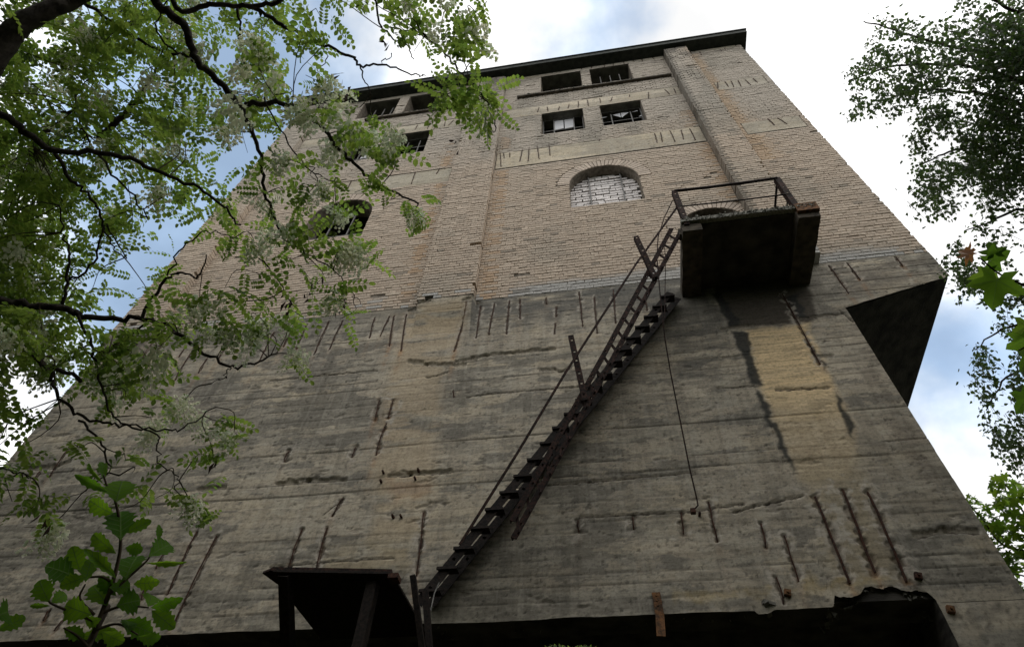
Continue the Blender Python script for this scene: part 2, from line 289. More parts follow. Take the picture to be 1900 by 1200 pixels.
def concrete(X, Z, base=(.385, .338, .265), grime=1.0, blist=None, stains=True):
    Zj = Z + (fbm(X, Z, 1.6, 1, 2, 77) - .5) * .05; k = np.clip(np.searchsorted(bz, Zj) - 1, 0, len(bz) - 2)
    de = np.minimum(Zj - bz[k], bz[k + 1] - Zj); low = Zj - bz[k]
    seg = np.floor((X + bshift[k] + 20) / 3.1).astype(int); hs = np.sin(k * 12.9898 + seg * 78.233) * 43758.5453; hs = hs - np.floor(hs)
    disp = bo[k] + (hs - .5) * .002 + (fbm(X, Z, .6, .10, 3, 40) - .5) * .002
    ln = sst(.36, .50, fbm(X, k * 3.3, .9, 1, 3, 41)); jo = np.exp(-(de / .0085) ** 2) * (.12 + .88 * ln) * (.15 + .85 * np.where(low < .12, bs[k], bs[np.minimum(k + 1, len(bs) - 1)])); disp = disp - jo * .009
    c = np.ones(X.shape + (3,)) * np.array(base) * (1 + bt[k] + (hs - .5) * .14)[..., None]
    sh_ = bshift[k] * .15; g1 = fbm(X + sh_, Z, 1.7, .8, 5, 50); g2 = fbm(X + sh_, Z, .70, .20, 7, 58, .64); g3 = fbm(X, Z, .30, .075, 6, 68, .65); g4 = fbm(X, Z, .16, .05, 5, 71, .65); big = fbm(X, Z, 2.8, 1.5, 3, 66)
    c = mixc(c, (.28, .25, .20), sst(.42, .58, g1) * .6)
    c = mixc(c, (.455, .39, .285), sst(.5, .68, fbm(X, Z, .9, .35, 5, 54)) * .5)
    c = mixc(c, (.150, .142, .124), sst(.51, .535, g2 + (big - .5) * .7) * .72 * grime)
    c = mixc(c, (.19, .174, .143), sst(.55, .57, g3 + (big - .5) * .2) * .55 * grime)
    c = mixc(c, (.385, .352, .285), sst(.575, .59, fbm(X, Z, .5, .13, 7, 73, .62)) * .5)
    c = mixc(c, (.12, .11, .095), sst(.63, .65, g4) * .35 * grime); c = mixc(c, (.40, .37, .31), sst(.60, .63, fbm(X, Z, .14, .06, 5, 75, .6)) * .3)
    run = fbm(X, Z, .07, 1.6, 4, 110, .6); c = c * (1 - .16 * sst(.5, .68, run) * min(1, grime + .2))[..., None]; c = mixc(c, (.40, .375, .32), sst(.62, .70, fbm(X, Z, .05, 1.1, 4, 114, .6)) * .22)
    c = c * (1 - .72 * jo * min(1, grime + .3))[..., None]
    pit = sst(.78, .83, fbm(X, Z, .045, .035, 2, 80)); disp -= pit * .004; c = c * (1 - pit * .45)[..., None]
    sp = sst(.735, .77, fbm(X, Z, .32, .12, 5, 84, .6)); disp -= sp * .010; c = mixc(c, (.24, .215, .18), sp * .6)   # shallow spalls
    if stains:
        if True:   # the cast pilaster foot swells out to carry the brick pilaster
            for xa, xb, pr_ in ((-2.66, -1.74, .12), (XL, -7.10, .12)): disp = disp + (sst(xa, xa + .03, X) * (1 - sst(xb - .03, xb, X))) * sst(8.75, 9.44, Z) * pr_
        up = sst(8.55, 9.1, Z + (fbm(X, Z, .25, .5, 4, 90) - .5) * .9) * (X > -1.78) * (X < 1.6); c = mixc(c, (.102, .100, .092), up * .80 * sst(.2, .5, fbm(X, Z, .5, .1, 6, 92, .6)))
        up = sst(8.9, 9.4, Z + (fbm(X, Z, .25, .5, 4, 91) - .5) * .9) * (X < -2.7); c = mixc(c, (.14, .132, .115), up * .6)
        s = inpoly(X, Z, [(752, 583), (868, 566), (842, 650), (822, 720), (812, 860), (790, 1000), (690, 1000), (690, 860), (715, 720), (738, 640)], .06)
        c = mixc(c, (.45, .36, .245), sst(-.10, .14, s) * (.55 + .3 * sst(8.3, 9.1, Z)) * sst(.30, .5, fbm(X, Z, .5, .12, 5, 93)))
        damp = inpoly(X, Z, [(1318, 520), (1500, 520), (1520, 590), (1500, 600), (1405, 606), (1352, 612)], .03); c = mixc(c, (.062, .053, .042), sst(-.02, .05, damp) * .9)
        y = inpoly(X, Z, [(1376, 610), (1500, 598), (1546, 700), (1590, 790), (1596, 850), (1570, 890), (1480, 900), (1440, 810), (1405, 710)], .05)
        f = sst(-.03, .09, y); c = mixc(c, (.68, .52, .31), f * (.36 + .62 * sst(6.2, 7.2, Z)) * (.80 + .20 * sst(.35, .6, fbm(X, Z, .5, .07, 6, 96, .6)))); c = mixc(c, (.20, .165, .11), f * sst(.58, .62, fbm(X, Z, .35, .03, 5, 98, .6)) * .4)
        y2 = inpoly(X, Z, [(1470, 860), (1600, 850), (1640, 1000), (1660, 1080), (1540, 1090), (1520, 950)], .08); c = mixc(c, (.36, .30, .20), sst(-.08, .08, y2) * .5)
        bl = np.zeros(X.shape)
        for pts in ([(1357, 614), (1386, 615), (1405, 690), (1418, 712), (1398, 716)], [(1400, 720), (1416, 728), (1440, 800), (1424, 790)], [(1424, 780), (1442, 782), (1470, 850), (1480, 880), (1455, 845)], [(1492, 632), (1506, 634), (1526, 668), (1534, 690), (1520, 672)], [(1548, 728), (1562, 740), (1582, 782), (1584, 815), (1570, 800), (1556, 758)], [(1458, 555), (1478, 545), (1500, 590), (1484, 594)], [(1322, 545), (1340, 545), (1378, 606), (1356, 610)]):
            bl = np.maximum(bl, sst(-.02, .025, inpoly(X, Z, pts, .05, 33)))
        c = mixc(c, (.035, .036, .034), bl * .92)
        for pts, cc, a in (([(1250, 1100), (1420, 1085), (1580, 1070), (1690, 1060), (1690, 1085), (1500, 1098), (1250, 1118)], (.33, .24, .08), .55), ([(705, 890), (735, 885), (800, 885), (795, 920), (720, 930)], (.36, .2, .1), .35), ([(1225, 540), (1330, 545), (1350, 640), (1330, 720), (1250, 700)], (.10, .095, .085), .55),
                           ([(590, 1010), (760, 1000), (765, 1060), (600, 1070)], (.36, .29, .18), .5), ([(1590, 520), (1640, 700), (1760, 900), (1720, 900), (1600, 700), (1560, 560)], (.16, .135, .11), .5), ([(1540, 490), (1720, 470), (1750, 500), (1600, 550)], (.15, .13, .105), .6)):
            c = mixc(c, cc, sst(-.05, .1, inpoly(X, Z, pts, .12, 36)) * a * sst(.3, .6, fbm(X, Z, .5, .1, 4, 95)))
    nzx = (fbm(X, Z, .05, .05, 3, 97) - .5); nzw = fbm(X, Z, .07, .05, 3, 99)
    for (ax, az, bx, bzz, w, ru) in (bars if blist is None else blist):
        m = (X > min(ax, bx) - .35) & (X < max(ax, bx) + .35) & (Z > min(az, bzz) - 1.1) & (Z < max(az, bzz) + .3)
        if not m.any(): continue
        x, z = X[m], Z[m]; dx, dz = bx - ax, bzz - az; t = np.clip(((x - ax) * dx + (z - az) * dz) / (dx * dx + dz * dz), 0, 1)
        d = np.hypot(x - ax - t * dx + nzx[m] * .025, z - az - t * dz); ww = w * np.clip(.1 + 1.7 * (nzw[m] - .25), .15, 1.6)
        f = 1 - sst(ww * .6, ww * 1.25, d); disp[m] -= f * min(.018, w * .6)
        rim = (1 - sst(ww * 1.6, ww * 4.2, d)) * sst(.44, .52, fbm(x, z, .09, .07, 3, 101)); cc = mixc(c[m], (.42, .385, .33), rim * .75); cc = mixc(cc, (.10, .084, .066), f * .55 * sst(.40, .6, nzw[m])); cc = mixc(cc, (.05, .03, .02), (1 - sst(.002, .014, d)) * .8)
        xb = x - bx + (bzz - z) * dx / (abs(dz) + .01) * -.3; rs = np.exp(-((x - bx) / .035) ** 2) * sst(-.75, -.02, z - bzz) * (z < bzz + .05) * ru * .45
        cc = mixc(cc, (.33, .155, .05), np.clip(rs + np.exp(-(d / .06) ** 2) * ru * .12, 0, 1) * sst(.25, .6, nzw[m])); c[m] = cc
    if stains:
        for pts, w, dep in CR:
            for (ax, az), (bx, bzz) in zip(pts[:-1], pts[1:]):
                m = (X > min(ax, bx) - .2) & (X < max(ax, bx) + .2) & (Z > min(az, bzz) - .25) & (Z < max(az, bzz) + .25)
                if not m.any(): continue
                x, z = X[m], Z[m]; dx, dz = bx - ax, bzz - az; t = np.clip(((x - ax) * dx + (z - az) * dz) / (dx * dx + dz * dz), 0, 1)
                sg = (z - az - t * dz) + nzx[m] * .05; d = np.hypot(x - ax - t * dx, sg); ww = w * (.3 + 1.4 * nzw[m])
                f = 1 - sst(ww * .4, ww * 1.1, np.hypot(np.maximum(0, np.abs(x - ax - t * dx)), np.where(sg > 0, sg * .5, sg * 1.4))); disp[m] -= f * dep
                dl = np.hypot(x - ax - t * dx, (z - az - t * dz) + nzx[m] * .02 + w * .3 * (w > .015)); c[m] = mixc(mixc(c[m], (.34, .30, .24), f * .6), (.035, .028, .022), (1 - sst(.006, .015 if w > .015 else .011, dl)) * .9)
    return disp, np.clip(c, .01, .8)
def panel(name, x0, x1, zb, zt, y, res, parent, blist=None, stains=True, mask=None, **kw):
    """a weathered concrete face; zb and zt may be functions of x"""
    nx = max(2, int((x1 - x0) / res)); xs = np.linspace(x0, x1, nx + 1)
    b = zb(xs) if callable(zb) else np.full(nx + 1, zb); t = zt(xs) if callable(zt) else np.full(nx + 1, zt)
    nz = max(2, int((t - b).max() / res)); u = np.linspace(0, 1, nz + 1)
    X = np.repeat(xs[:, None], nz + 1, 1); Z = b[:, None] + (t - b)[:, None] * u[None]
    dsp, c = concrete(X, Z, blist=blist, stains=stains, **kw)
    V = np.stack([X, y - dsp, Z], -1).reshape(-1, 3); i = np.arange(nx)[:, None] * (nz + 1) + np.arange(nz)[None]
    Fq = np.stack([i, i + nz + 1, i + nz + 2, i + 1], -1).reshape(-1, 4)
    return V, Fq, c.reshape(-1, 3)
def joinp(name, ps, parent):
    o = 0; Vs, Fs, Cs = [], [], []
    for V, F_, C_ in ps: Vs.append(V); Fs.append(F_ + o); Cs.append(C_); o += len(V)
    return link(name, npmesh(name, np.concatenate(Vs), np.concatenate(Fs), M['concrete'], np.concatenate(Cs)), parent)
def zbot(x):
    r = ZB + (fbm(x, x * 0, .35, 1, 5, 120) - .5) * .028
    k = sst(1.74, 1.80, x) * (1 - sst(2.50, 2.58, x)); r = r + k * (.09 + (fbm(x, x * 0, .10, 1, 5, 121) - .5) * .13 + .05 * np.sin((x - 1.75) * 3.6))
    return r - (.03 * sst(1.10, 1.13, x) * (1 - sst(1.20, 1.28, x)))
kx = W(1730, 521)
oh = lambda x: np.interp(x, [XW, kx[0], XR], [8.41, kx[1], 8.86]) + (fbm(x, x * 0, .2, 1, 3, 124) - .5) * .02
RES = .0135
wall = joinp('concrete_wall', [panel('', XL, XW - .001, zbot, ZC, 0, RES, None), panel('', 2.56, XW, -.2, lambda x: zbot(x) - .004, .0, .03, None), panel('', XW, XR, oh, ZC, 0, RES, None)], tower)
for (ax, az, bx, bzz, w, ru) in bars:                       # the bare reinforcement in its grooves
    b = MB(); a = np.array([ax, .0, az]); e = np.array([bx, .0, bzz]); pts = [a + (e - a) * t + np.array([random.uniform(-.006, .006), -.008 + random.uniform(-.006, .006) + (.012 if t in (0, 1) else 0), 0]) for t in np.linspace(0, 1, 5)]
    b.tube(pts, .0065 if w < .055 else .011, 6); b.obj('rebar', M['rebar'], wall)
# shell behind the weathered faces
sh = MB()
sh.box((XL, .05, ZB + .06), (XW, .45, ZC - .01)); sh.box((XL, .46, ZB + .3), (XL + .35, DEEP, ZC - .01)); sh.box((XW - .35, .46, ZB + .3), (XW - .005, DEEP, ZC - .01)); sh.box((XL, DEEP + .005, -.2), (XR, DEEP + .4, ZC - .01))
sh.box((XL + .36, .46, ZB + .55), (XW - .36, DEEP - .01, ZB + .85))
sh.box((2.57, .05, -.2), (XW - .004, .6, ZB + .05)); sh.box((XL, .05, -.2), (XL + .7, .6, ZB + .05))
for yy in (3.0, 6.0):
    sh.box((2.57, yy, -.2), (XW - .004, yy + .5, ZB + .29)); sh.box((XL, yy, -.2), (XL + .7, yy + .5, ZB + .29))
sh.obj('concrete_frame', M['shade_dark'], tower)
iw = MB(); iw.box((XL + .75, 3.2, -.2), (2.5, 3.5, ZB + .54)); iw.obj('inner_wall', M['shade_dark'], tower)
ov = MB(); pts = [(XW + .004, 8.425), (kx[0], kx[1] + .015), (XR - .01, 8.875), (XR - .01, ZC - .012), (XW + .004, ZC - .012)]
ov.add([(x, .045, z) for x, z in pts] + [(x, 7.2, z) for x, z in pts], [(0, 1, 2, 3, 4), (9, 8, 7, 6, 5)] + [(i, i + 5, (i + 1) % 5 + 5, (i + 1) % 5) for i in range(5)])
ov.obj('overhang', M['shade_dark'], tower)
# broken beam inside the torn edge, nuts and the strap hanging from the lintel
def nut(px, py, s=.05):
    x, z = W(px, py); b = MB(); a = math.radians(random.uniform(-25, 25)); ca, sa = math.cos(a) * s / 2, math.sin(a) * s / 2
    c4 = [(-ca + sa, -sa - ca), (ca + sa, sa - ca), (ca - sa, sa + ca), (-ca - sa, -sa + ca)]
    b.add([(x + p, 0.01, z + q) for p, q in c4] + [(x + p * .9, -.035, z + q * .9) for p, q in c4], [(7, 6, 5, 4), (0, 1, 5, 4), (1, 2, 6, 5), (2, 3, 7, 6), (3, 0, 4, 7)])
    b.tube([(x, -.03, z), (x, -.055, z)], .012, 6); b.obj('bolt', M['orange_rust'] if py > 1090 else M['rebar'], wall)
for p in ((1461, 1101), (1703, 1070), (1763, 1132)): nut(*p, .06)
for p in ((712, 878), (708, 895), (777, 874), (771, 890), (745, 960), (730, 960), (1298, 956)): nut(*p, .024)
sx, sz = W(1217, 1100); sx2, sz2 = W(1225, 1170)
b = MB(); b.bar((sx, -.012, sz), (sx + .005, -.016, ZB - .02), .075, .012); b.bar((sx + .005, -.016, ZB - .02), (sx2, -.03, sz2 - .06), .075, .012)
for k in (.03, .075, .12): b.tube([(sx, -.015, sz - k), (sx, -.026, sz - k)], .011, 6)
b.obj('strap', M['orange_rust'], tower)
b = MB(); x0, z0 = W(1415, 1118); b.bar((x0, -.02, z0), (x0 + .16, .05, z0 - .02), .05, .03, (0, 0, 1)); b.bar((x0 + .02, -.04, z0 - .01), (x0 + .05, .1, z0 - .07), .04, .02); b.obj('broken_form_board', M['shell'], tower)

m = MB(); rr = random.Random(14)
for k in range(420):
    x = rr.uniform(1.72, 2.6) if k < 300 else rr.uniform(-7, 2.5); y = rr.uniform(.0, .4); z = float(zbot(np.array([x]))[0]) + rr.uniform(-.035, .03) + y * .12; sz_ = rr.uniform(.012, .05) * (1 if k < 300 else .5); q = np.array([x, y + .01, z])
    v = [q + np.array([rr.uniform(-1, 1), rr.uniform(-.2, 1), rr.uniform(-1, .6)]) * sz_ for _ in range(5)]; m.add(v, [(0, 1, 2), (0, 2, 3), (0, 3, 4), (1, 2, 4), (2, 3, 4), (0, 1, 4)])
o = m.obj('broken_aggregate', M['shell'], wall); o['kind'] = 'stuff'
# ---------------------------------------------------------------- brickwork
CH, PR, PL = .077, .19, .125
openings = [(-.77, .33, 18.80, 20.10), (.59, 1.66, 18.80, 20.10), (-.75, .25, 15.82, 17.12), (.67, 1.64, 15.82, 17.12), (-5.98, -4.90, 18.80, 20.10), (-4.60, -3.55, 18.80, 20.10), (-5.66, -4.95, 15.82, 17.12), (-4.48, -3.56, 15.82, 17.12)]
arches = [(.465, .665, 12.05, 13.03, .24), (-4.86, .66, 12.10, 12.98, .24), (2.12, .53, 9.40, 10.92, .24)]      # cx, half width, sill, spring, ring
beams = [(-1.74, 2.65, 20.10, 20.32, 0), (-1.74, 2.62, 17.12, 17.70, 0), (-1.74, 2.64, 14.22, 15.05, 0), (-7.1, -2.72, 20.10, 20.32, 0), (-7.1, -2.72, 17.12, 17.68, 0), (-7.1, -2.72, 13.95, 14.60, 0), (3.40, XR - .13, 20.1, 20.32, 0), (3.47, XR - .13, 17.02, 17.56, 0), (3.46, XR - .11, 14.28, 14.88, 0)]
segs = [(XL + .06, -7.12, -PL), (-7.12, -2.64, 0), (-2.66, -1.76, -PL), (-1.76, 2.65, 0), (2.65, 3.27, -PR), (3.27, XR, 0)]
def cuts(xa, xb, za, zb_, yy):
    zm = (za + zb_) / 2; out = []
    if yy < 0 and xa < -7 : pass
    for (a, b, c, d) in openings:
        if c < zm < d: out.append((a, b))
    for (cx, hw, s, sp, ring) in arches:
        if s < zm < sp: out.append((cx - hw, cx + hw))
        elif sp <= zm < sp + hw + ring and yy == 0:
            h = math.sqrt(max(0, (hw + ring) ** 2 - (zm - sp) ** 2)); out.append((cx - h, cx + h))
    for (a, b, c, d, _) in beams:
        if c - .02 < zm < d and yy == 0: out.append((a, b))
    res = [(xa, xb)]
    for (a, b) in out:
        nr = []
        for (p, q) in res:
            if b <= p or a >= q: nr.append((p, q)); continue
            if a > p: nr.append((p, a - .006))
            if b < q: nr.append((b + .006, q))
        res = nr
    return res
bricks = []      # x0, x1, z0, z1, yfront, depth
zc = ZC + .008; row = 0
while zc + CH < ZT + .001:
    for (xa, xb, yy) in segs:
        st = .26 if row % 2 else .13; off = (.065 if row % 2 else 0) + random.uniform(-.012, .012); e = [xa]
        x = xa + off
        while x < xb - .03:
            if x > xa + .03: e.append(x)
            x += st if (random.random() > .10 or st == .13) else .13
        e.append(xb)
        for a, b in zip(e[:-1], e[1:]):
            for (p, q) in cuts(a, b, zc, zc + CH, yy):
                if q - p > .035 and random.random() > (.003 if zc < 18 else .012): hj = .0014 if random.random() > .14 else .004; hole_ = (17.72 < zc < 18.45 and -1.7 < p < 2.6) or (yy < -.15 and zc > 17.3) or (zc > 15.1 and zc < 15.75 and random.random() < .5); hj = .011 if hole_ and random.random() < .55 else hj; bricks.append((p + hj, q - hj, zc + .0075, zc + CH - .0065, yy, .05 if yy == 0 else .23))
    zc += CH; row += 1
B = np.array(bricks); NB = len(B)
def tone(B):
    x = (B[:, 0] + B[:, 1]) / 2; z = (B[:, 2] + B[:, 3]) / 2; r = np.random.default_rng(11)
    c = np.ones((len(B), 3)) * np.array((.485, .405, .322)) * r.normal(1, .075, (len(B), 1))
    c = mixc(c, (.49, .385, .295), r.random(len(B)) * .35); c = mixc(c, (.445, .405, .35), sst(13.0, 16.5, z + (fbm(x, z, 2, 1.5, 3, 140) - .5) * 3) * .75)
    c = mixc(c, (.33, .30, .25), sst(.52, .68, fbm(x, z, 1.1, .9, 4, 144)) * .40)
    bot = (1 - sst(9.62, 9.82, z + (fbm(x, z, .5, .3, 3, 147) - .5) * .35)) * ((x > -1.2) & (x < 4.4) | (r.random(len(B)) < .2)); c = mixc(c, (.40, .40, .385), bot * .85)
    for cx in (-1.65, -2.95, 2.5): c = mixc(c, (.46, .28, .14), np.exp(-((x - cx - .05) / .10) ** 2) * .45 * (r.random(len(B)) > .35) * (z < 16))
    c = mixc(c, (.46, .30, .16), np.exp(-((x - 3.5 + (z - 15) * .03) / .18) ** 2) * .5 * (z > 13))
    c = mixc(c, (.22, .21, .18), sst(.58, .72, fbm(x, z, .5, 2.2, 3, 149)) * .35 * (z > 14)); c = mixc(c, (.11, .10, .09), sst(19.7, 20.3, z) * .5 * (r.random(len(B)) < .5))
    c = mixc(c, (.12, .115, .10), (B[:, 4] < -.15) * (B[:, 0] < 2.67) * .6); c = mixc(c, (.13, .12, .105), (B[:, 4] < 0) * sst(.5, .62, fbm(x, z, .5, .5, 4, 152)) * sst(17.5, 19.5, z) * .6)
    c = mixc(c, (.17, .155, .13), (r.random(len(B)) < .02) * .6)
    return np.clip(c, .03, .62)
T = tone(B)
# size of each brick in the picture -> the 300 largest are objects of their own
mid = np.stack([(B[:, 0] + B[:, 1]) / 2, B[:, 4], (B[:, 2] + B[:, 3]) / 2], -1) - CAM; cv = mid @ RT
px = 950 + FPX * cv[:, 0] / cv[:, 1]; py = 600 - FPX * cv[:, 2] / cv[:, 1]
hid = ((px > 1240) & (px < 1520) & (py > 385) & (py < 560)) | (px < 470)
area = np.where((px > 0) & (px < 1900) & (py > 0) & ~hid, (B[:, 1] - B[:, 0]) * 1.0 / (mid ** 2).sum(1), 0)
big = np.argsort(-area)[:300]; isbig = np.zeros(NB, bool); isbig[big] = True
def brickverts(sx, sz, yf, dp, r, n):
    """n boxes, front corners chipped a little: (n,12,3) local to the brick's centre, 9 quads each"""
    q = np.array([(-1, -1), (1, -1), (1, 1), (-1, 1)], float); hx = sx[:, None] / 2; hz = sz[:, None] / 2
    jf = r.normal(0, .0022, (n, 4, 2)); fx = q[None, :, 0] * (hx - .004) + jf[..., 0]; fz = q[None, :, 1] * (hz - .003) + jf[..., 1] * .8
    my = yf[:, None] + .004 + np.abs(r.normal(0, .0015, (n, 4))); out = np.empty((n, 12, 3))
    tilt = r.normal(0, .0015, (n, 4))
    out[:, 0:4, 0] = fx; out[:, 0:4, 1] = yf[:, None] + tilt; out[:, 0:4, 2] = fz
    out[:, 4:8, 0] = q[None, :, 0] * hx + jf[..., 0]; out[:, 4:8, 1] = my + tilt; out[:, 4:8, 2] = q[None, :, 1] * hz + jf[..., 1] * .8
    out[:, 8:12, 0] = out[:, 4:8, 0]; out[:, 8:12, 1] = yf[:, None] + dp[:, None]; out[:, 8:12, 2] = out[:, 4:8, 2]
    return out
BF = np.array([(0, 1, 2, 3)] + [(k, 4 + k, 4 + (k + 1) % 4, (k + 1) % 4) for k in range(4)] + [(4 + k, 8 + k, 8 + (k + 1) % 4, 4 + (k + 1) % 4) for k in range(4)])
bw = MB(); bw.box((XL + .02, .085, ZC), (XL + .3, .4, ZT))     # placeholder side returns are part of the backing below
def backing():
    m = MB(); xs = sorted(set([XL + .015, XR - .012] + [v for o_ in openings for v in o_[:2]] + [v for c in arches for v in (c[0] - c[1], c[0] + c[1])])); ysf = .017
    zs = sorted(set([ZC - .005, ZT] + [v for o_ in openings for v in o_[2:]] + [c[2] for c in arches] + [c[3] for c in arches] + [c[3] + c[1] for c in arches]))
    def hole(x, z):
        return any(a < x < b and c < z < d for a, b, c, d in openings) or any(abs(x - c[0]) < c[1] and c[2] < z < c[3] + c[1] for c in arches)
    V, F_ = [], []
    for i in range(len(xs) - 1):
        for j in range(len(zs) - 1):
            x0, x1, z0, z1 = xs[i], xs[i + 1], zs[j], zs[j + 1]
            if hole((x0 + x1) / 2, (z0 + z1) / 2): continue
            m.add([(x0, ysf, z0), (x1, ysf, z0), (x1, ysf, z1), (x0, ysf, z1)], [(0, 1, 2, 3)])
    for (a, b, c, d) in openings:                           # reveals
        for q in ([(a, ysf, c), (a, .40, c), (a, .40, d), (a, ysf, d)], [(b, ysf, d), (b, .40, d), (b, .40, c), (b, ysf, c)], [(a, ysf, c), (b, ysf, c), (b, .40, c), (a, .40, c)], [(a, ysf, d), (a, .40, d), (b, .40, d), (b, ysf, d)]): m.add(q, [(0, 1, 2, 3)])
    for (cx, hw, s, sp, ring) in arches:
        an = [math.pi * k / 24 for k in range(25)]; ar = [(cx + hw * math.cos(t), sp + hw * math.sin(t)) for t in an]; tops = sp + hw
        for (p, q) in zip(ar[:-1], ar[1:]):
            m.add([(p[0], ysf, p[1]), (q[0], ysf, q[1]), (q[0], ysf, tops), (p[0], ysf, tops)], [(3, 2, 1, 0)]); m.add([(p[0], ysf, p[1]), (q[0], ysf, q[1]), (q[0], .42, q[1]), (p[0], .42, p[1])], [(0, 1, 2, 3)])
        for e in (-1, 1): m.add([(cx + e * hw, ysf, s), (cx + e * hw, .42, s), (cx + e * hw, .42, sp), (cx + e * hw, ysf, sp)], [(0, 1, 2, 3)])
        m.add([(cx - hw, ysf, s), (cx + hw, ysf, s), (cx + hw, .42, s), (cx - hw, .42, s)], [(0, 1, 2, 3)])
    # side, rear faces
    for x in (XL + .015, XR - .012): m.add([(x, ysf, ZC - .005), (x, DEEP, ZC - .005), (x, DEEP, ZT), (x, ysf, ZT)], [(0, 1, 2, 3)])
    m.add([(XL + .015, DEEP, ZC - .005), (XR - .012, DEEP, ZC - .005), (XR - .012, DEEP, ZT), (XL + .015, DEEP, ZT)], [(0, 1, 2, 3)])
    return m
bwall = backing().obj('brick_wall', M['mortar'], tower)
r2 = np.random.default_rng(21); sm = ~isbig; Bs = B[sm]; ns = len(Bs)
V = brickverts(Bs[:, 1] - Bs[:, 0], Bs[:, 3] - Bs[:, 2], Bs[:, 4] + r2.normal(0, .0022, ns), Bs[:, 5], r2, ns)
V[..., 0] += ((Bs[:, 0] + Bs[:, 1]) / 2)[:, None]; V[..., 2] += ((Bs[:, 2] + Bs[:, 3]) / 2)[:, None]
Fb = (BF[None] + (np.arange(ns) * 12)[:, None, None]).reshape(-1, 4)
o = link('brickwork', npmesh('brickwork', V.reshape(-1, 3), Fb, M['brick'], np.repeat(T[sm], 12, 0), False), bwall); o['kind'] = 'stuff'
lib = {}
for i in big:
    L_ = round(B[i, 1] - B[i, 0], 2); dp = B[i, 5]; k = (L_, dp, random.randrange(3))
    if k not in lib:
        v = brickverts(np.array([L_ - .002]), np.array([CH - .014]), np.array([0.0]), np.array([dp]), r2, 1)[0]; lib[k] = npmesh('brick', v, BF, M['brick1'], None, False)
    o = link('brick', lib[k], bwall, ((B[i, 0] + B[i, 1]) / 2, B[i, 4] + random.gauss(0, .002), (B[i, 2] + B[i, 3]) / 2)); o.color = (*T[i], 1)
# arch rings
for ai, (cx, hw, s, sp, ring) in enumerate(arches):
    nv = int(math.pi * (hw + ring / 2) / .077)
    m = MB()
    for k in range(nv):
        t0 = math.pi * (k + .09) / nv; t1 = math.pi * (k + .91) / nv; y0 = random.gauss(-.002, .002); rr = (hw + .003, hw + ring + random.uniform(-.012, .006))
        pts = [(cx + r_ * math.cos(t), sp + r_ * math.sin(t)) for r_ in rr for t in (t0, t1)]
        m.add([(x, y0, z) for x, z in pts] + [(x, .30, z) for x, z in pts], [(0, 2, 3, 1), (4, 5, 7, 6), (0, 1, 5, 4), (2, 6, 7, 3), (0, 4, 6, 2), (1, 3, 7, 5)])
    me = bpy.data.meshes.new('arch_ring'); me.from_pydata(m.v, [], m.f); me.materials.append(M['brick'])
    a = me.color_attributes.new('Col', 'FLOAT_COLOR', 'POINT'); cc = np.repeat(np.clip(np.array([(.49, .41, .335)]) * r2.normal(1, .10, (nv, 1)), 0, 1), 8, 0); a.data.foreach_set('color', np.c_[cc, np.ones(len(cc))].astype(np.float32).ravel())
    o = link('arch_ring', me, bwall); o['kind'] = 'stuff'
# the bricked-up arch
cx, hw, s, sp, ring = arches[0]; ib = []; z = s; row = 0
while z < sp + hw:
    h = hw if z + .04 < sp else math.sqrt(max(0, hw ** 2 - (z + .045 - sp) ** 2)); row += 1; x = cx - hw - (.03 if row % 2 else .16) + random.uniform(-.015, .015)
    while x < cx + h:
        ln = .25 if random.random() > .08 else .12; a, b_ = max(x, cx - h), min(x + ln, cx + h)
        if b_ - a > .04: ib.append((a, b_, z + random.uniform(0, .006), z + .078 - random.uniform(0, .012), .21 + random.uniform(-.008, .012)))
        x += ln + random.uniform(.010, .026)
    z += .103
mb = MB(); an = [math.pi * k / 24 for k in range(25)]; poly = [(cx - hw, s), (cx + hw, s)] + [(cx + hw * math.cos(t), sp + hw * math.sin(t)) for t in an]
mb.add([(x, .235, z_) for x, z_ in poly], [tuple(range(len(poly)))]); inf = mb.obj('infill', M['shade_dark'], bwall)
for (a, b_, z0, z1, y0) in ib:
    m = MB(); m.box((a, y0, z0), (b_, y0 + .1, z1)); me_o = m.obj('infill_brick', M['brick1'], bwall); t = random.uniform(.84, 1.06); me_o.color = (.82 * t, .77 * t, .74 * t, 1)
# ring beams with cracks over the stirrups
bl = {}
def cr(i, z, lst): bl.setdefault(i, []).extend([(*W(*z(a, b)), *W(*z(c, d)), .013, .12) for a, b, c, d in lst])
cr(2, z3, [(215, 770, 220, 850), (235, 770, 238, 800), (270, 770, 272, 795), (345, 750, 330, 820), (385, 738, 378, 820), (432, 730, 443, 805), (500, 720, 508, 785), (795, 690, 797, 700), (1120, 655, 1135, 710), (1155, 650, 1165, 705), (1210, 640, 1240, 705), (1275, 635, 1290, 690), (1325, 628, 1360, 695)])
cr(1, zw, [(150, 745, 130, 810), (265, 740, 275, 800), (435, 735, 420, 780), (570, 700, 555, 755), (697, 660, 697, 745), (820, 640, 840, 725), (995, 620, 1005, 680), (1170, 600, 1150, 660), (1410, 570, 1410, 600), (1675, 535, 1675, 630)]); cr(1, zr, [(320, 640, 375, 690), (420, 630, 445, 680)])
cr(0, zw, [(440, 225, 445, 260), (740, 180, 745, 215), (880, 160, 885, 200), (1055, 125, 1060, 190), (1185, 115, 1185, 170), (1325, 100, 1335, 145), (1460, 90, 1475, 110), (1580, 65, 1590, 110), (1730, 50, 1755, 80)])
cr(7, zr, [(905, 555, 915, 620), (990, 550, 1030, 605), (1060, 545, 1090, 610), (1135, 535, 1170, 600), (1215, 530, 1280, 590), (1300, 515, 1355, 560)]); cr(8, z3, [(1780, 570, 1820, 605), (1840, 565, 1895, 600)]); cr(8, zr, [(1470, 965, 1545, 1035)])
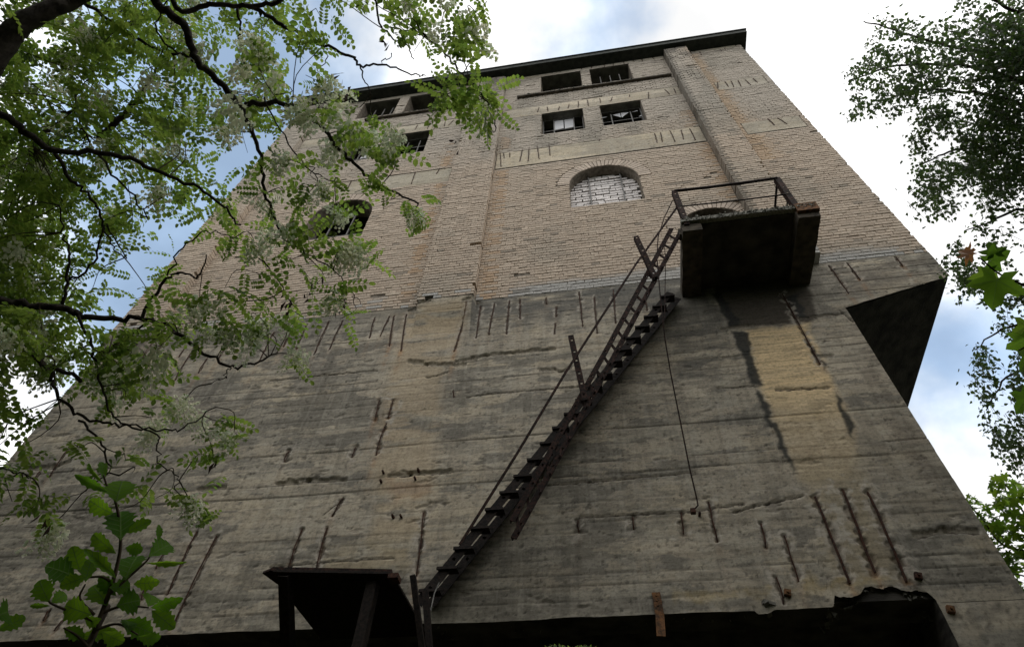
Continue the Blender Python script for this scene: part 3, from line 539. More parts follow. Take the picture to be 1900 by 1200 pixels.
cr(6, zr, [(710, 220, 730, 255), (935, 190, 955, 215), (985, 180, 1000, 205)])
cr(4, zl, [(1010, 690, 975, 755), (1180, 660, 1145, 745), (1295, 640, 1240, 745), (1395, 645, 1380, 705), (1510, 625, 1440, 695), (1600, 620, 1555, 675)]); cr(5, z2, [(345, 1105, 315, 1165), (790, 1045, 760, 1130), (960, 1020, 935, 1060)])
cr(3, zl, [(320, 350, 300, 375), (430, 320, 420, 345), (510, 305, 495, 335), (600, 285, 590, 310), (850, 250, 835, 280), (730, 270, 715, 290)])
bcol = [(.45, .41, .35), (.54, .475, .375), (.57, .495, .375), (.40, .37, .31), (.46, .415, .33), (.45, .405, .32), (.40, .37, .32), (.48, .435, .36), (.53, .47, .37)]
for i, (a, b_, c, d, _) in enumerate(beams):
    wob = lambda x, c=c: c + (fbm(x, x * 0 + c, .4, 1, 3, 160) - .5) * .03
    wot = (lambda x, d=d: d - .004 + (fbm(x, x * 0 + d, .4, 1, 3, 161) - .5) * .03) if d < 20 else d - .004
    ps = [panel('', a + .006, b_ - .006, wob, wot, .004, .02, None, bl.get(i, []), False, base=bcol[i], grime=.12)]
    bo_ = joinp('ring_beam', ps, tower)
    m = MB(); m.box((a + .008, .034, c - .01), (b_ - .008, .40, d - .006)); m.obj('beam_core', M['shell'], bo_)
    for (ax, az, bx, bzz, w, ru) in bl.get(i, []):
        t = MB(); t.tube([(ax, .000, az), ((ax + bx) / 2 + .006, -.003, (az + bzz) / 2), (bx, .002, bzz)], .007, 5); t.obj('stirrup', M['rebar'], bo_)
# roof slab, ledges, interior
rf = MB(); rf.box((XL - .14, -.30, ZT + .004), (XR + .17, DEEP + .2, ZT + .2)); rf.box((XL - .17, -.33, ZT + .203), (XR + .20, DEEP + .2, ZT + .235)); rf.obj('roof', M['roof'], tower)
for (a, b_) in ((-1.40, 2.60), (-5.6, -2.95)):
    m = MB(); m.box((a, -.075, 18.46), (b_, .02, 18.53)); lo = m.obj('ledge', M['damp'], tower); m = MB()
    for k in range(int((b_ - a) * 46)):
        x = random.uniform(a, b_)
        if fbm(x, 0, .3, 1, 2, 170) < .42 and random.random() < .6: continue
        s = random.uniform(.018, .05); y = random.uniform(-.07, .02); q = [np.array([random.uniform(-1, 1), random.uniform(-.6, .6), 0]) * s for _ in range(3)]; t = np.array([random.uniform(-.3, .3) * s, 0, s * 1.8]); c = np.array([x, y, 18.525])
        m.add([c + (-s * .6, -s * .4, 0), c + (s * .6, -s * .4, 0), c + (0, s * .6, 0), c + t + (-s * .3, -s * .2, 0), c + t + (s * .35, 0, -.3 * s), c + (0, -s * .9, -s * .7)], [(0, 1, 4, 3), (1, 2, 4), (2, 0, 3), (3, 4, 2), (0, 5, 1)])
    mo = m.obj('moss', M['moss'], lo); mo['kind'] = 'stuff'
it = MB(); it.box((XL + .02, 2.6, ZC - .004), (XR - .02, 2.75, ZT - .02)); 
for z in (ZC - .02, 14.5, 17.4): it.box((XL + .03, .43, z + .02), (XR - .03, 2.59, z + .22))
it.obj('inner_wall', M['shade_dark'], tower)
# windows: thin steel bars, remains of panes
def window(a, b, c, d, y, vb=(.33, .66), hb=(.2,), stubs=(), frame=True, top=1.0):
    m = MB(); w = .022
    if frame:
        for x in (a + .02, b - .02): m.bar((x, y, c), (x, y, d), w, .03, (0, 1, 0))
        m.bar((a, y, d - .02), (b, y, d - .02), w, .03, (0, 1, 0)); m.bar((a, y, c + .02), (b, y, c + .02), w, .03, (0, 1, 0))
    else: m.bar((a, y, c + .02), (b, y, c + .02), w, .03, (0, 1, 0))
    wo = m.obj('window', M['grey_steel'], tower)
    for v in vb:
        t = MB(); x = a + (b - a) * v; t.bar((x, y, c + .02), (x, y, c + (d - c) * top), .024, .024, (0, 1, 0)); t.obj('glazing_bar', M['grey_steel'], wo)
    for h in hb:
        t = MB(); z = c + (d - c) * h; t.bar((a, y, z), (b, y, z), .02, .02, (0, 1, 0)); t.obj('glazing_bar', M['grey_steel'], wo)
    for (v, h) in stubs:
        t = MB(); x = a + (b - a) * v; t.bar((x, y, c + .02), (x, y, c + (d - c) * h), .022, .022, (0, 1, 0)); t.obj('glazing_bar', M['grey_steel'], wo)
    return wo
def pane(wo, pts):
    m = MB(); k = len(pts); m.add(pts + [(x, y + .004, z) for x, y, z in pts], [tuple(range(k)), tuple(range(2 * k - 1, k - 1, -1))] + [(i, k + i, k + (i + 1) % k, (i + 1) % k) for i in range(k)]); m.obj('pane', M['glass'], wo)
M['grey_steel'] = mat('weathered_steel', (.10, .10, .095), (.22, .21, .2), .7, 30, metal=.2)
w1 = window(*openings[2], .2, (.28, .76), (.17, .46), ((.52, .2),))
ax = lambda v, w_: w_[0] + (w_[1] - w_[0]) * v
for (u0, u1) in ((.29, .51), (.535, .755)):
    pane(w1, [(ax(u0, openings[2]), .215, 16.50), (ax(u1, openings[2]), .215, 16.54), (ax(u1, openings[2]), .215, 17.10), (ax(u0, openings[2]), .215, 17.10)])
w2 = window(*openings[3], .2, (.25, .73), (.15, .5), (), True, .86)
for tri in ([(.29, 16.95), (.48, 16.72), (.48, 16.99)], [(.50, 16.70), (.70, 16.98), (.50, 17.0)], [(.76, 16.95), (.90, 17.03), (.93, 16.98)], [(.90, 16.62), (.97, 16.60), (.97, 16.70)], [(.02, 16.83), (.16, 16.88), (.02, 16.9)]):
    pane(w2, [(ax(u, openings[3]), .215, z) for u, z in tri])
window(*openings[1], .2, (.25, .50, .74), (.34,), (), False, .85); window(openings[0][0], openings[0][1], 18.8, 20.10, .25, (), (), (), False)
window(*openings[4], .2, (.3, .55, .78), (.35,), (), False, .85); window(*openings[7], .2, (.35, .68), (.3, .6), (), True, .9)
w3 = window(*openings[6], .2, (.4, .75), (.4,), (), True, .9); pane(w3, [(-5.35, .21, 16.3), (-5.05, .21, 16.25), (-5.03, .21, 16.6), (-5.3, .21, 16.55)])
window(-.2, 1.13, 12.05, 13.1, .175, (.29, .76), (.26,), ((.52, .26),), False, 1.45)
window(-5.52, -4.2, 12.10, 13.0, .175, (.33, .66), (.35,), (), False, 1.4)

# ---------------------------------------------------------------- landing
land = MB(); land.box((1.28, -1.12, 9.17), (3.0, .05, 9.24)); landing = land.obj('landing', M['slab'], tower)
m = MB(); m.box((1.535, -1.05, 9.15), (2.715, .04, 9.168)); m.obj('slab_soffit', M['shade_dark'], landing)  # dark sheet under the slab, its shade put into the colour
def bracket(x0, x1):
    m = MB(); ys = np.linspace(.03, -1.08, 10); prof = []
    for y in ys:
        zb_ = np.interp(y, [-1.08, -.9, .03], [8.985, 8.99, 9.10 - .10]); prof.append((y, zb_ + random.uniform(-.008, .008)))
    for (x) in (x0, x1): m.add([(x + random.uniform(-.006, .006), y, z) for y, z in prof] + [(x, y, 9.147) for y, z in prof], [])
    k = len(prof)
    f = []
    for i in range(k - 1): f += [(i, i + 1, k + i + 1, k + i), (2 * k + i, 3 * k + i, 3 * k + i + 1, 2 * k + i + 1), (i, 2 * k + i, 2 * k + i + 1, i + 1)]
    f += [(k - 1, 3 * k - 1, 4 * k - 1, 2 * k - 1)]; m.f += f
    m.obj('bracket', M['damp'], landing)
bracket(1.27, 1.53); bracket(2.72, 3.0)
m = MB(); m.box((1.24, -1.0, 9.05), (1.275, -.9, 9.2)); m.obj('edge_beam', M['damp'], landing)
m = MB(); rr = random.Random(4)
for k in range(170):                                           # ragged pebbles along the slab's broken front edge
    x = rr.uniform(1.3, 2.98); s = rr.uniform(.012, .035); z = rr.uniform(9.16, 9.25); q = np.array([x, -1.12, z])
    v = [q + np.array([rr.uniform(-s, s), rr.uniform(-s, s * .3), rr.uniform(-s, s)]) for _ in range(5)]; m.add(v, [(0, 1, 2), (0, 2, 3), (0, 3, 4), (1, 2, 4), (2, 3, 4)])
o = m.obj('rubble', M['slab'], landing); o['kind'] = 'stuff'
m = MB(); m.box((2.74, -1.13, 9.08), (3.01, -.9, 9.262)); m.obj('rusted_corner', M['orange_rust'], landing)
YP = -1.1
for (x, zt) in ((1.35, 10.12), (2.78, 10.12)):
    m = MB(); m.angle((x, YP, 9.12), (x - .01, YP, zt), .075, .009, (0, -1, 0), .22); m.obj('post', M['iron'], landing)
m = MB(); m.tube([(1.34, YP, 10.10), (1.8, YP - .005, 10.07), (2.3, YP, 10.085), (2.77, YP, 10.10)], .021, 6); m.obj('rail', M['black_iron'], landing)
m = MB(); m.tube([(1.35, YP, 9.62), (2.1, YP + .004, 9.60), (2.8, YP, 9.60)], .011, 6); m.obj('rail', M['black_iron'], landing)
for z in (10.10, 9.60):
    m = MB(); m.tube([(2.77, YP, z), (2.78, -.5, z - .01), (2.79, .04, z)], .016 if z > 10 else .010, 6); m.obj('rail', M['black_iron'], landing)

# ---------------------------------------------------------------- iron stair
stair = thing('iron_stair', 'rusty broken iron stair leaning up the concrete wall to the landing', 'stair')
def w3p(px_, py_, y): x, z = W(px_, py_, y); return np.array([x, y, z])
a0, a1 = w3p(775, 1120, -.34), w3p(1243, 543, -.34); b0, b1 = w3p(799, 1121, -.10), w3p(1258, 553, -.10)
for (p, q) in ((a0, a1), (b0, b1)):
    m = MB(); m.angle(p, q, .095, .009, (0, -1, 0), .34); m.obj('stringer', M['black_iron'], stair)
for k in range(21):
    t = (k + .5) / 21; p = a0 + (a1 - a0) * t; q = b0 + (b1 - b0) * t; m = MB(); tl = random.uniform(-.01, .01)
    m.box((p[0] - .07, p[1] - .028, p[2] + tl), (p[0] + .115, p[1] - .013, p[2] + .028 + tl)); m.box((p[0] - .07, p[1] - .013, p[2] + .020 + tl), (p[0] + .115, p[1] + .10, p[2] + .026 + tl)); m.obj('tread', M['black_iron'], stair); m = MB(); m.box((q[0] - .07, q[1] - .05, q[2] + .004 + tl), (q[0] + .06, q[1] - .045, q[2] + .03 + tl))
    m.obj('tread_bracket', M['black_iron'], stair)
c0, c1 = w3p(953, 998, -.55), w3p(1262, 432, -.95); d0, d1 = w3p(950, 966, -.55), w3p(1246, 424, -.95)
rails = []
for (p, q) in ((c0, c1), (d0, d1)):
    m = MB(); mid_ = (p + q) / 2 + np.array([.01, -.01, -.02]); m.angle(p, mid_, .062, .008, (0, -1, 0), .3); m.angle(mid_, q, .062, .008, (0, -1, 0), .3); m.obj('outer_stringer', M['iron'], stair)
for k in range(22):
    t = (k + .4) / 22; p = c0 + (c1 - c0) * t; q = d0 + (d1 - d0) * t; m = MB(); m.bar(p + (0, .02, 0), q + (0, .02, 0), .03, .012); m.bar(p + (0, -.01, -.03), p + (0.02, -.05, -.03), .04, .012); m.obj('bracket', M['iron'], stair)
for (u, v, y0, y1) in (((1086, 742), (1059, 622), -.72, -.80), ((1216, 514), (1180, 438), -.92, -1.0)):
    m = MB(); m.angle(w3p(*u, y0), w3p(*v, y1), .065, .009, (0, -1, 0), .16); m.obj('stanchion', M['iron'], stair)
hp = [w3p(853, 1010, -.62), w3p(960, 840, -.72), w3p(1050, 690, -.80), w3p(1180, 490, -.95), w3p(1256, 385, -1.05)]
m = MB()
for p, q in zip(hp[:-1], hp[1:]): m.bar(p, q, .026, .010)
m.obj('handrail', M['iron'], stair)
rod = thing('hanging_rod', 'thin iron rod dangling from the landing with a hooked end', 'rod')
m = MB(); m.tube([w3p(*p, y) for p, y in (((1248, 372), -1.1), ((1232, 405), -1.08), ((1221, 440), -1.05), ((1219, 480), -1.0), ((1226, 560), -.9), ((1234, 630), -.8), ((1244, 690), -.7), ((1262, 780), -.6), ((1280, 870), -.5), ((1293, 925), -.42), ((1295, 937), -.42), ((1285, 948), -.42))], .0075, 6); m.obj('rod_shaft', M['iron'], rod)
m = MB(); q = w3p(1286, 948, -.42); m.box(q - .022, q + .022); m.obj('hook', M['rebar'], rod)
m = MB(); m.tube([w3p(*p, y) for p, y in (((1232, 452), -.9), ((1235, 480), -.9), ((1234, 540), -.85), ((1233, 590), -.85))], .005, 5); m.obj('wire', M['iron'], rod)

# ---------------------------------------------------------------- lower steel platform
plat = thing('steel_platform', 'black steel platform on posts at the foot of the iron stair', 'platform')
PZ = 4.33; kk = PZ - CAMZ
def hz(px_, py_, z=PZ):
    v = RT @ np.array([(px_ - 950) / FPX, 1.0, -(py_ - 600) / FPX]); return CAM + v * (z - CAMZ) / v[2]
A, Bp = hz(497, 1060), hz(727, 1064)
m = MB(); pl = [A, Bp, Bp + np.array([.02, .95, 0]), np.array([A[0] + .05, -.02, PZ]), ]; pl[2] = np.array([Bp[0] + .04, -.02, PZ])
m.add([p for p in pl] + [p + np.array([0, 0, .02]) for p in pl], [(3, 2, 1, 0), (4, 5, 6, 7), (0, 1, 5, 4), (1, 2, 6, 5), (2, 3, 7, 6), (3, 0, 4, 7)]); m.obj('deck_plate', M['black_iron'], plat)
m = MB(); m.bar(A + (.02, .02, .03), Bp + (-.01, .02, .03), .03, .03, (0, 0, 1)); m.bar(A + (-.01, .0, .01), A + (.06, .15, .0), .10, .02, (0, 0, 1)); m.obj('edge_angle', M['iron'], plat)
c = hz(525, 1068, PZ - .03)
m = MB(); m.angle(c, w3p(530, 1225, -.62), .085, .012, (0, -1, 0)); m.obj('brace', M['black_iron'], plat)
c = hz(690, 1078, PZ - .03); m = MB(); m.angle(c, (c[0], c[1], -.1), .085, .012, (0, -1, 0)); m.obj('post', M['black_iron'], plat)
c = hz(530, 1090, PZ - .03); 
m = MB(); m.angle(w3p(765, 1066, -.9), w3p(784, 1215, -.75), .045, .008, (0, -1, 0)); m.obj('newel_post', M['black_iron'], plat)
m = MB(); m.angle(w3p(788, 1095, -.5), w3p(797, 1215, -.45), .05, .008, (0, -1, 0)); m.obj('newel_post', M['black_iron'], plat)
m = MB(); m.tube([w3p(815, 1080, -.42), w3p(806, 1100, -.43), w3p(799, 1132, -.45)], .006, 5); m.obj('wire', M['grey_steel'], plat)
b = MB(); q = w3p(733, 1079, -1.0); b.box(q - (.03, .1, .02), q + (.05, .0, .02)); b.obj('torn_flange', M['rebar'], plat)

# ================================================================ TREES
def inst(tv, tf, mats):
    """template verts (n,3), faces (m,4); mats (k,3,4) -> stacked"""
    k = len(mats); V = np.einsum('kij,nj->kni', mats[:, :, :3], tv) + mats[:, None, :, 3]; Fq = tf[None] + (np.arange(k) * len(tv))[:, None, None]
    return V.reshape(-1, 3), Fq.reshape(-1, 4)
def frame(d, up, s):
    d = d / np.linalg.norm(d); n = up - d * (up @ d); n /= np.linalg.norm(n) + 1e-9; return np.stack([d * s, np.cross(n, d) * s, n * s], 1)
def leaf_outline(pts, fold=.12, droop=.15):
    """leaf along +x from outline (x, halfwidth) pairs: quads either side of the midrib"""
    V = []; Fq = []
    for x, w in pts: V += [(x, 0, -droop * x * x), (x, w, -droop * x * x + fold * w), (x, -w, -droop * x * x + fold * w)]
    for i in range(len(pts) - 1):
        a, b = i * 3, i * 3 + 3; Fq += [(a, b, b + 1, a + 1), (a, a + 2, b + 2, b)]
    return np.array(V, float), np.array(Fq)
def compound(nl=6, r=random):
    L1, F1 = leaf_outline([(0, .0006), (.28, .29), (.68, .31), (1, .02)], .25, .2); V, Fq = [], []; o = 0
    rl = .19; rp = [(t * rl, 0, -.35 * t * t * rl) for t in np.linspace(0, 1, 5)]
    for i, p in enumerate(rp): V += [(p[0], .0011, p[2]), (p[0], -.0011, p[2])]
    for i in range(4): Fq.append((2 * i, 2 * i + 2, 2 * i + 3, 2 * i + 1))
    o = len(V)
    for i in range(nl):
        t = .16 + .74 * i / (nl - 1); p = np.array([t * rl, 0, -.35 * t * t * rl])
        for sd_ in (-1, 1):
            an = sd_ * math.radians(r.uniform(62, 82)); d = np.array([math.cos(an), math.sin(an), r.uniform(-.35, .1)]); R_ = frame(d, np.array([r.uniform(-.3, .3), r.uniform(-.3, .3), 1]), r.uniform(.034, .044) * (.8 if i in (0, nl - 1) else 1))
            V += (L1 @ R_.T + p + d * .003).tolist(); Fq += (F1 + o).tolist(); o = len(V)
    R_ = frame(np.array([1, 0, -.6]), np.array([0, 0, 1.]), .038); V += (L1 @ R_.T + np.array(rp[-1])).tolist(); Fq += (F1 + o).tolist()
    return np.array(V), np.array(Fq)
comps = [compound(n_) for n_ in (6, 7, 5, 7)]
def raceme(r):
    V, Fq = [], []; o = 0; ln = r.uniform(.11, .16)
    for i in range(26):
        t = (i + .5) / 26; rad = .022 * (1 - .55 * t); a = i * 2.4; c = np.array([math.cos(a) * rad, math.sin(a) * rad, -t * ln]); d = np.array([math.cos(a), math.sin(a), -.5]); 
        for q in (0, 1):
            R_ = frame(d + np.array([r.uniform(-.4, .4)] * 3), np.array([q, 1 - q, .3]), .024 * (1 - .4 * t)); b = np.array([(0, -.12, 0), (.5, -.5, .1), (1, -.05, .25), (.5, .45, .1)]); V += (b @ R_.T + c).tolist(); Fq.append((o, o + 1, o + 2, o + 3)); o += 4
    return V, Fq
def cluster(r):
    V, Fq = [], []
    for k in range(r.choice((2, 3, 3, 4))):
        v, f = raceme(r); off = np.array([r.uniform(-.028, .028), r.uniform(-.028, .028), r.uniform(-.04, .0)]); tilt = np.array([r.uniform(-.5, .5), r.uniform(-.5, .5)]); o = len(V)
        for p in v: V.append((p[0] + off[0] - p[2] * tilt[0], p[1] + off[1] - p[2] * tilt[1], p[2] + off[2]))
        Fq += [tuple(i + o for i in q) for q in f]
    return npmesh('flower_cluster', np.array(V), np.array(Fq), M['flower'], None, False)
# ---- black locust in blossom on the left
rob = thing('blossoming_locust_tree', 'leafy locust tree with hanging white blossom and black limbs on the left', 'tree')
brp = []       # sampled branch points for twigs to start from
def spline(pts, k=5):
    pts = np.array(pts, float); out = []; n_ = len(pts); e = np.vstack([2 * pts[0] - pts[1], pts, 2 * pts[-1] - pts[-2]])
    for i in range(n_ - 1):
        p0, p1, p2, p3 = e[i:i + 4]
        for t in np.linspace(0, 1, k, endpoint=False): out.append(.5 * (2 * p1 + (p2 - p0) * t + (2 * p0 - 5 * p1 + 4 * p2 - p3) * t * t + (3 * p1 - p0 - 3 * p2 + p3) * t ** 3))
    out.append(pts[-1]); return np.array(out)
def branch(parent, pxs, w0, w1, d0, d1, m='bark', pre=None, kink=1.0, rec=brp):
    """branch through picture points from w0 to w1 px wide, d0 to d1 metres away"""
    n_ = len(pxs); ds = np.linspace(d0, d1, n_); pts = [P(p[0], p[1], d) for p, d in zip(pxs, ds)]; ws = list(np.linspace(w0, w1, n_))
    if pre is not None:
        q0 = np.array(pre[-1], float); gap = pts[0] - q0; nk = max(1, int(np.linalg.norm(gap) / max(.4, np.linalg.norm(pts[1] - pts[0])))); mids = [q0 + gap * t + np.array([0, 0, .04 * math.sin(t * 9)]) * np.linalg.norm(gap) * .3 for t in np.linspace(0, 1, nk + 2)[1:-1]]
        pts = [np.array(q, float) for q in pre] + mids + pts; ws = list(np.linspace(w0 * 1.8, w0, len(pre) + len(mids) + 1)[:-1]) + ws
    sp_ = spline(pts); rw = np.interp(np.linspace(0, 1, len(sp_)), np.linspace(0, 1, len(ws)), ws); rad = rw / FPX * ((d0 + d1) / 2) / 2
    jit = np.random.default_rng(abs(len(pxs) * 31 + int(pxs[0][0]))).normal(0, .007 * kink, sp_.shape); jit[0] = 0; sp_ = sp_ + jit
    mb_ = MB(); mb_.tube(sp_, np.maximum(rad, .0018), 7); mb_.obj('branch', M[m], parent, True)
    if rec is not None: rec.extend(list(sp_[len(sp_) // 8:])); 
tb = P(-1150, 1050, 5.6); TX, TY = tb[0] - 0.3, tb[1] - 0.1
TR = [np.array([TX, TY, -.1]), np.array([TX + .05, TY, 2.0]), np.array([TX - .05, TY + .1, 4.0]), np.array([TX + .1, TY + .05, 5.6])]
m = MB(); m.tube(spline(TR), np.interp(np.linspace(0, 1, 16), [0, .08, 1], [.30, .2, .12]), 10); m.obj('trunk', M['bark'], rob, True)
tk = lambda z: np.array([np.interp(z, [p[2] for p in TR], [p[i] for p in TR]) for i in (0, 1)] + [z])
branch(rob, [(-60, 180), (8, 78), (40, 45), (90, 18), (140, 2), (260, -60), (430, -120)], 35, 14, 4.3, 4.6, pre=[tk(5.0)], kink=.6, rec=None)
branch(rob, [(430, -120), (600, -130), (760, -90), (860, -60)], 16, 6, 4.6, 4.6, rec=None)
branch(rob, [(262, -58), (290, 0), (320, 30), (345, 50), (352, 85), (370, 118), (410, 155), (440, 190), (470, 195), (520, 192), (570, 215), (600, 240), (640, 285), (670, 317), (701, 339), (733, 357), (780, 378)], 15, 3, 4.4, 3.9)
branch(rob, [(438, 186), (465, 235), (485, 290), (490, 350), (505, 390), (520, 430), (545, 455), (585, 480)], 8, 2, 4.2, 4.0)
branch(rob, [(120, -20), (165, 12), (230, 55), (300, 95), (345, 105), (400, 150), (440, 175)], 6, 3, 4.8, 4.6)
branch(rob, [(-120, 180), (0, 215), (50, 245), (95, 278), (180, 282), (250, 300), (300, 320), (370, 350), (420, 388), (445, 420)], 12, 3, 4.3, 4.2, pre=[tk(4.2)])
branch(rob, [(98, 280), (130, 330), (160, 360), (185, 400), (200, 440), (232, 480)], 6, 2, 4.3, 4.4); branch(rob, [(185, 285), (215, 330), (250, 370), (275, 405)], 4, 2, 4.3, 4.5); branch(rob, [(48, 285), (75, 255), (113, 225), (150, 190)], 7, 4, 5.2, 5.4)
branch(rob, [(185, 265), (220, 220), (256, 178), (285, 140)], 11, 6, 5.0, 5.2); branch(rob, [(170, 270), (150, 230), (140, 180), (165, 150)], 3, 1.5, 4.6, 4.7)
branch(rob, [(290, -70), (330, 15), (380, 10), (430, 8), (480, 12), (520, 2), (560, -30)], 8, 7, 4.5, 4.6); branch(rob, [(460, 12), (490, 25), (520, 45), (560, 62), (600, 85), (650, 105), (668, 120), (700, 121), (740, 130), (775, 140), (790, 142)], 8, 1.5, 4.6, 4.4)
branch(rob, [(668, 120), (672, 140), (685, 165), (690, 180)], 3, 1, 4.4, 4.4); branch(rob, [(700, 121), (722, 108), (727, 98)], 2, 1, 4.4, 4.4); branch(rob, [(600, 85), (607, 110), (590, 130), (580, 140)], 2, 1, 4.5, 4.5)
branch(rob, [(-140, 530), (0, 560), (60, 565), (130, 575), (150, 588), (210, 592), (260, 592), (310, 605), (345, 630), (400, 665), (430, 682), (480, 672), (510, 655)], 13, 2.5, 4.2, 4.0, pre=[tk(3.3)])
branch(rob, [(260, 592), (290, 545), (315, 512), (340, 508), (370, 512), (382, 470)], 6, 2, 4.1, 4.1); branch(rob, [(-100, 560), (0, 603), (35, 640), (60, 660), (100, 682), (152, 708)], 12, 6, 4.2, 4.1, pre=[tk(3.0)])
branch(rob, [(60, 662), (95, 690), (102, 720), (130, 757), (160, 778), (200, 785), (235, 790), (300, 800), (340, 792), (400, 758)], 6, 2, 4.1, 3.9); branch(rob, [(145, 585), (170, 640), (180, 690), (200, 750), (222, 785)], 5, 2.5, 4.1, 4.0)
branch(rob, [(145, 780), (175, 810), (195, 840), (215, 882)], 4, 2.5, 4.0, 3.9); branch(rob, [(225, 785), (290, 805), (290, 830), (300, 860), (330, 885), (335, 900)], 3, 1.5, 4.0, 3.9); branch(rob, [(115, 570), (125, 520), (128, 470), (115, 430), (110, 380)], 5, 2, 4.2, 4.3)
branch(rob, [(430, 682), (420, 690), (418, 700), (390, 710)], 2, 1, 4.0, 4.0); branch(rob, [(175, 665), (230, 630), (270, 600)], 5, 3, 4.2, 4.1); branch(rob, [(125, 520), (175, 490), (185, 440), (200, 420), (235, 480)], 4, 2, 4.3, 4.3)
branch(rob, [(740, -80), (773, 40), (800, 75), (832, 107), (861, 141), (880, 165), (907, 195), (922, 240)], 5, 2, 4.4, 4.0); branch(rob, [(690, -60), (704, 40), (725, 64), (757, 87), (765, 110)], 4, 1.5, 4.5, 4.3); branch(rob, [(720, 50), (770, 60), (800, 72), (830, 70), (880, 60), (900, 5)], 2.5, 1.2, 4.4, 4.3)
branch(rob, [(490, 180), (520, 240), (560, 300), (600, 330), (640, 345)], 3, 1.5, 4.1, 4.0); branch(rob, [(330, 100), (290, 60), (300, 20), (350, -40)], 3, 2, 4.6, 4.6); branch(rob, [(0, 870), (40, 878), (70, 890)], 2.5, 1.2, 3.8, 3.8, pre=[P(-160, 850, 3.9)])
branch(rob, [(440, 15), (445, 60), (452, 110), (470, 140), (500, 165), (520, 180)], 4, 2, 4.5, 4.4)
branch(rob, [(480, 480), (510, 510), (540, 560), (560, 590)], 2.5, 1.2, 4.0, 3.9); branch(rob, [(585, 480), (620, 500), (655, 545), (668, 560)], 2.5, 1.2, 4.0, 3.9); branch(rob, [(310, 512), (340, 460), (380, 430), (430, 440)], 3, 1.5, 4.2, 4.1)
BP = np.array(brp)
def pip(x, y, poly):
    c = False; n_ = len(poly)
    for i in range(n_):
        x1, y1 = poly[i]; x2, y2 = poly[(i + 1) % n_]
        if (y1 > y) != (y2 > y) and x < (x2 - x1) * (y - y1) / (y2 - y1) + x1: c = not c
    return c
holes = [(40, 50, 60, 36), (110, 10, 60, 20), (20, 735, 40, 30), (395, 275, 40, 28), (300, 455, 70, 32), (235, 500, 40, 26), (545, 95, 75, 50), (130, 735, 60, 45), (420, 300, 26, 40), (480, 250, 20, 30), (30, 905, 20, 20), (200, 205, 20, 12), (225, 265, 26, 10), (155, 470, 22, 30), (100, 280, 20, 12), (190, 560, 22, 14), (330, 380, 20, 14), (250, 30, 16, 12)]
rl_ = random.Random(12); centres = []
dense = [(-60, -60), (540, -60), (535, 30), (470, 130), (530, 190), (470, 270), (470, 330), (400, 420), (330, 420), (300, 560), (160, 560), (130, 690), (-60, 700)]
for _ in range(330):
    x, y = rl_.uniform(-60, 545), rl_.uniform(-60, 700)
    if pip(x, y, dense) and not any(((x - a) / b_) ** 2 + ((y - c_) / d_) ** 2 < 1 for a, c_, b_, d_ in holes): centres.append((x, y, 26, 6, .27, rl_.uniform(4.5, 6.3)))
left = [(-60, 240), (130, 300), (110, 420), (130, 560), (60, 640), (-60, 640)]
for _ in range(125):
    x, y = rl_.uniform(-60, 130), rl_.uniform(200, 640)
    if pip(x, y, left): centres.append((x, y, 24, 7, .16, rl_.uniform(4.9, 6.8)))
low = [(-40, 600), (300, 600), (330, 690), (270, 740), (215, 745), (205, 690), (140, 690), (95, 740), (60, 850), (-40, 880)]
for _ in range(60):
    centres.append((rl_.uniform(-420, -60), rl_.uniform(-60, 800), 26, 7, .2, rl_.uniform(4.4, 6.4)))
for _ in range(70):
    x, y = rl_.uniform(-40, 330), rl_.uniform(600, 880)
    if pip(x, y, low) and not any(((x - a) / b_) ** 2 + ((y - c_) / d_) ** 2 < 1 for a, c_, b_, d_ in holes): centres.append((x, y, 22, 5, .12, rl_.uniform(3.8, 4.8)))
